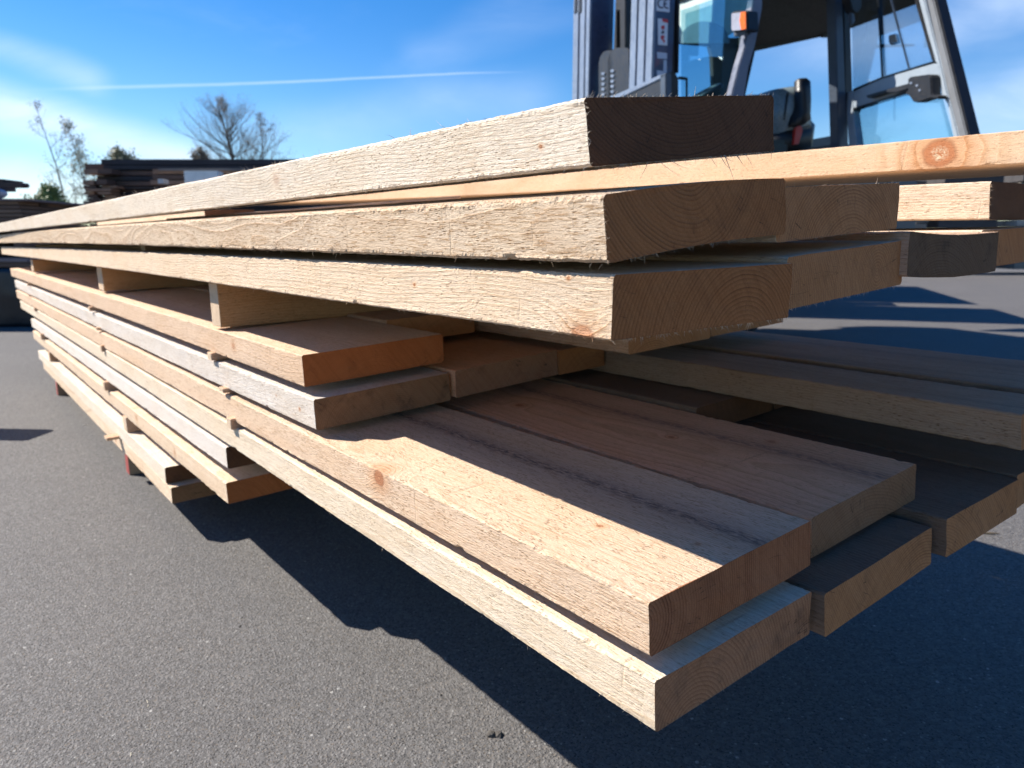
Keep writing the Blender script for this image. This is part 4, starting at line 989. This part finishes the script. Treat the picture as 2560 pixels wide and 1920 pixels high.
bm = bmesh.new(); bmesh.ops.create_uvsphere(bm, u_segments=24, v_segments=14, radius=1)
hz = (Zp_(455)-Zp_(497))/2
for v in bm.verts: v.co = Vector((v.co.x*.30, v.co.y*.3, v.co.z*hz*1.05)); v.co.z = max(v.co.z, -hz*.95)
mb = MB(); mb.bm(bm); o = mb.build('plastic_sack', simple_mat('sack', (.55, .62, .74), .5, bump=.6, bscale=12), smooth=True); o.location = (Xp(-66, .35), Yp+.35, (Zp_(455)+Zp_(497))/2); tag(o, 'bluish white rounded sack on the left pile', 'sack')
for i, x in enumerate((-200, -60, 20)):
    plank('bearer', Xp(x), Xp(x)+.1, Yp+.02, Yp+1.0, Zp_(643), zb2-.006, brown[1], 'bearer %s in the gap of the left pile' % ('deepest left', 'middle', 'nearest its right end')[i], 'bearer', None)
plank('plank', Xp(-330), Xp(62), Yp-.05, Yp+1.1, Zp_(655), Zp_(645), brown[3], 'lilac grey board on the black wrapped bundle, upper one', 'plank', None)
plank('plank', Xp(-330), Xp(66), Yp-.04, Yp+1.1, Zp_(668), Zp_(656), brown[1], 'brown board right on top of the black wrapped bundle', 'plank', None)
tarp = simple_mat('black_wrap', (.012, .014, .018), .35, bump=1.0, bscale=7)
bm = bmesh.new(); bmesh.ops.create_cube(bm, size=1); bmesh.ops.subdivide_edges(bm, edges=list(bm.edges), cuts=14, use_grid_fill=True)
x0, x1 = Xp(-330), Xp(97); z1 = Zp_(670)
for v in bm.verts:
    p = Vector(((x0+x1)/2+v.co.x*(x1-x0), Yp+.5+v.co.y*1.1, z1/2+v.co.z*z1))
    nn = mnoise.noise(p*3.1)*.03+mnoise.noise(p*9)*.012
    p += Vector((nn, nn, nn*.4)); p.z = max(p.z, .002); v.co = p
mb = MB(); mb.bm(bm); tag(mb.build('wrapped_bundle', tarp, smooth=True), 'bundle wrapped in black sheet under the left pile', 'wrapped bundle')
# beam added out of view on the left to cast a shadow into frame
sp = ground_pt(112, 1088); hgt = .30
pt_ = sp+Vector((-1.0985, .3529, 0))*hgt
mb = MB(); mb.box((-3.0, -.09, 0), (0, .09, .05), .012); o = mb.build('timber_beam', brown[2]); o.location = (pt_.x-.02, pt_.y, hgt-.03); o.rotation_euler = (0, 0, radians(-4)); tag(o, 'added timber beam left of the frame, there for its shadow', 'timber beam')
for k in (1.0, 2.3):
    mb = MB(); mb.box((-.05, -.3, 0), (.05, .3, hgt-.031), .006); q = mb.build('bearer', brown[1]); q.location = (pt_.x-k, pt_.y+.02, 0); tag(q, 'bearer under the added shadow beam left of the frame, %s one' % ('near' if k < 2 else 'far'), 'bearer')

# assumed stack hidden behind the planks on the right, added to shade the asphalt
sd_ = Vector((.328, .945, 0)); sn_ = Vector((-.945, .328, 0)); rzs = atan2(.945, .328)
for (a0, a1, lv0, lv1, wh_) in ((0.0, 1.9, 0, 10, 'nearer'), (1.96, 2.5, 0, 6, 'middle low'), (2.56, 6.8, 0, 10, 'farther')):
    for i in range(lv0, lv1):
        p0 = Vector((2.72, 7.9, 0))+sd_*(a0+.02*(i % 3))
        zb3 = .10+i*.222
        mb = MB(); mb.box((0, .0, 0), (a1-a0, 1.15+.02*(i % 2), .197), .006)
        o = mb.build('timber_pack', brown[i % 3]); o.location = (p0.x, p0.y, zb3); o.rotation_euler = (0, 0, rzs)
        tag(o, 'added pack, number %d from the ground in the %s shade stack at right' % (i+1, wh_), 'timber pack', 'packs in the added shade stacks at right')
        for q in (.12, a1-a0-.12):
            mb = MB(); mb.box((-.05, 0, 0), (.05, 1.15, .024 if i else .099), .002); b_ = mb.build('bearer', brown[3]); pb_ = p0+sd_*q
            b_.location = (pb_.x, pb_.y, (zb3-.0245) if i else .0005); b_.rotation_euler = (0, 0, rzs)
            tag(b_, 'bearer under pack %d of the %s added shade stack at right, %s end' % (i+1, wh_, 'near' if q < .2 else 'far'), 'bearer', 'bearers in the added shade stacks at right')

rk = [plainwood('rack_timber%d' % i, c, .3, i+20) for i, c in enumerate([(.10, .07, .055), (.20, .17, .14), (.05, .045, .045), (.30, .28, .25)])]
rnd = random.Random(8); xx = 5.2; c_ = 0
while xx < 15:
    ln_ = rnd.uniform(1.2, 2.6); z_ = .12
    for r_ in range(rnd.randint(8, 10)):
        h_ = rnd.uniform(.2, .32)
        plank('timber_pack', xx+rnd.uniform(0, .12), xx+ln_-rnd.uniform(.05, .25), 19+rnd.uniform(0, .15), 20.2, z_, z_+h_-.04, rk[rnd.randrange(4)],
              'timber pack, layer %d of pile %d in the far row behind the forklift' % (r_+1, c_+1), 'timber pack', 'packs of the far yard row behind the forklift')
        z_ += h_
        if z_ > 2.75: break
    xx += ln_+rnd.uniform(.05, .3); c_ += 1

# ------------------------------------------------------------------ trees
barkm = simple_mat('bark', (.10, .088, .075), .9, var=.3, vscale=3)
birchm = simple_mat('birch_bark', (.22, .21, .19), .85, var=.4, vscale=6)
def leafmat(name, c):
    m = bpy.data.materials.new(name); m.use_nodes = True; t = NT(m.node_tree); b = t.n['Principled BSDF']
    tc = t.node('ShaderNodeTexCoord'); n = t.noise(tc.outputs['Object'], 1.3, 3)
    t.link(t.mix(t.ss(n, .3, .7), [x*.65 for x in c], [x*1.3 for x in c]), b.inputs['Base Color']); b.inputs['Roughness'].default_value = .6
    return m
def tree(px, base_py, top_py, Y, label, seed, kind, spread, lean=0, leaf=None, leafn=0, leafs=.05, levels=4, trunk_r=.12, bark=None, stems=1, fork=.25, twigs=3, up=.55, shoots=0):
    rnd = random.Random(seed); g = world_at(px, 450, Y); X = g.x; ht = world_at(px, top_py, Y).z
    root = empty(kind, (X, Y, 0)); tag(root, label, 'tree', 'leafy spring trees beyond the yard' if leafn else 'bare trees beyond the yard')
    wd = MB(); crown = MB(); lv = []
    def seg(p, d, ln, r, lev, mb):
        pts = [p]; n = 4; dd = d.copy()
        for k in range(n):
            dd = (dd+Vector((rnd.uniform(-.16, .16)+lean*.02, rnd.uniform(-.16, .16), rnd.uniform(-.06, .12)))).normalized()
            pts.append(pts[-1]+dd*ln/n)
        r1 = r*.6 if lev < levels else r*.3
        mb.tube(pts, [r+(r1-r)*k/n for k in range(n+1)], 6 if lev < 2 else 3, False)
        return pts, dd, r1
    def grow(p, d, ln, r, lev):
        pts, dd, r1 = seg(p, d, ln, r, lev, crown)
        if leafn and lev >= levels-1:
            for q in pts[1:]:
                for _ in range(leafn): lv.append(q+Vector((rnd.gauss(0, .09), rnd.gauss(0, .09), rnd.gauss(0, .09))))
        if lev >= levels: return
        nb = twigs+(1 if rnd.random() < .5 else 0)
        for k in range(nb):
            f = rnd.uniform(.35, 1.0); i = min(3, int(f*4)); q = pts[i]+(pts[i+1]-pts[i])*(f*4-i)
            a = rnd.uniform(0, 2*pi); side = Vector((cos(a), sin(a), rnd.uniform(-.1, .5)))
            nd = (dd*up+side*(1-up)*1.15+Vector((lean*.25, 0, .12))).normalized()
            grow(q, nd, ln*rnd.uniform(.55, .8), r1*rnd.uniform(.5, .8), lev+1)
        grow(pts[-1], (dd+Vector((rnd.uniform(-.2, .2)+lean*.1, rnd.uniform(-.2, .2), .1))).normalized(), ln*.72, r1*.85, lev+1)
    for s_ in range(stems):
        d0 = Vector((lean*.35+rnd.uniform(-.1, .1)+(s_-(stems-1)/2)*.25, rnd.uniform(-.1, .1), 1)).normalized()
        pts = [Vector((0, 0, 0))]; d = d0; n = 8
        for k in range(n):
            d = (d+Vector((rnd.uniform(-.08, .08)+lean*.03, rnd.uniform(-.08, .08), .03))).normalized(); pts.append(pts[-1]+d*ht*.92/n)
        wd.tube(pts, [trunk_r*(1-.9*k/n) for k in range(n+1)], 8, False)
        NS = shoots or int(26*spread/.35)
        for k in range(NS):
            f = fork+(1-fork)*(k+rnd.random())/NS; f = min(f, .995); i = int(f*n); q = pts[i]+(pts[i+1]-pts[i])*(f*n-i)
            a = rnd.uniform(0, 2*pi); nd = Vector((cos(a)*1.0+lean*.3, sin(a)*1.0, rnd.uniform(.35, 1.1))).normalized()
            ff = (f-fork)/(1-fork)
            L_ = ht*spread*.42*(.45+1.0*sin(pi*min(1, .18+ff*.80)))*rnd.uniform(.6, 1.1)*(1.0-.55*ff)
            grow(q, nd, L_, trunk_r*(.30-.2*ff), 1 if levels < 4 else 1)
    sc = 1.0
    mx = max(v[2] for v in crown.v); sc = ht/mx
    wd.v = [(v[0], v[1], v[2]*sc) for v in wd.v]; crown.v = [(v[0], v[1], v[2]*sc) for v in crown.v]
    wd.build('trunk', bark or barkm, root, True); crown.build('branches', bark or barkm, root)
    if lv:
        lf_ = MB()
        for q in lv:
            a = Vector((rnd.gauss(0, 1), rnd.gauss(0, 1), rnd.gauss(0, 1))).normalized(); b = a.orthogonal().normalized()
            s = leafs*rnd.uniform(.5, 1.2); q = Vector((q.x, q.y, q.z*sc)); k = len(lf_.v)
            lf_.v += [tuple(q+a*s), tuple(q+b*s*.55), tuple(q-a*s), tuple(q-b*s*.55)]; lf_.f.append([k, k+1, k+2, k+3])
        lf_.build('foliage', leaf, root)
    return root
young = leafmat('young_leaves', (.21, .21, .12)); bud = leafmat('buds', (.16, .125, .085)); green = leafmat('green_leaves', (.15, .19, .055))
tree(618, 520, 228, 36, 'large wind swept bare tree rising behind the far dark stack', 12, 'bare_tree', .38, lean=-.22, levels=4, trunk_r=.15, fork=.26, leaf=bud, leafn=1, leafs=.020, twigs=2, stems=1, up=.70, shoots=62)
tree(660, 520, 270, 37, 'slender bare tree leaning against the right side of the large one', 14, 'bare_tree', .30, lean=.12, levels=3, trunk_r=.07, fork=.35, leaf=bud, leafn=1, leafs=.03, twigs=3)
tree(158, 560, 262, 30, 'thin leaning birch standing alone near the left edge', 23, 'birch_tree', .17, lean=-.42, levels=3, trunk_r=.055, fork=.35, leaf=bud, leafn=1, leafs=.028, twigs=2)
tree(248, 540, 300, 31, 'pale green birch left of the far dark stack', 31, 'birch_tree', .20, lean=.05, levels=3, trunk_r=.06, bark=birchm, fork=.25, leaf=young, leafn=1, leafs=.04, twigs=2, shoots=30)
tree(178, 560, 385, 29, 'low thin sapling between the two birches at the left', 37, 'sapling', .30, lean=-.1, levels=3, trunk_r=.03, bark=birchm, fork=.2, leaf=young, leafn=1, leafs=.03, twigs=2)
tree(305, 540, 366, 33, 'round bushy green tree peeping over the left end of the dark stack', 41, 'bushy_tree', .46, levels=3, trunk_r=.09, fork=.3, leaf=young, leafn=2, leafs=.05, twigs=3, shoots=40)
tree(540, 540, 376, 35, 'low shrub top left of the large bare tree', 47, 'shrub', .26, levels=3, trunk_r=.06, fork=.35, leaf=bud, leafn=2, leafs=.05, twigs=3)
tree(92, 560, 470, 24, 'low green bush beside the pale block at the left edge', 53, 'bush', .5, levels=3, trunk_r=.03, fork=.1, leaf=green, leafn=4, leafs=.05, twigs=3)
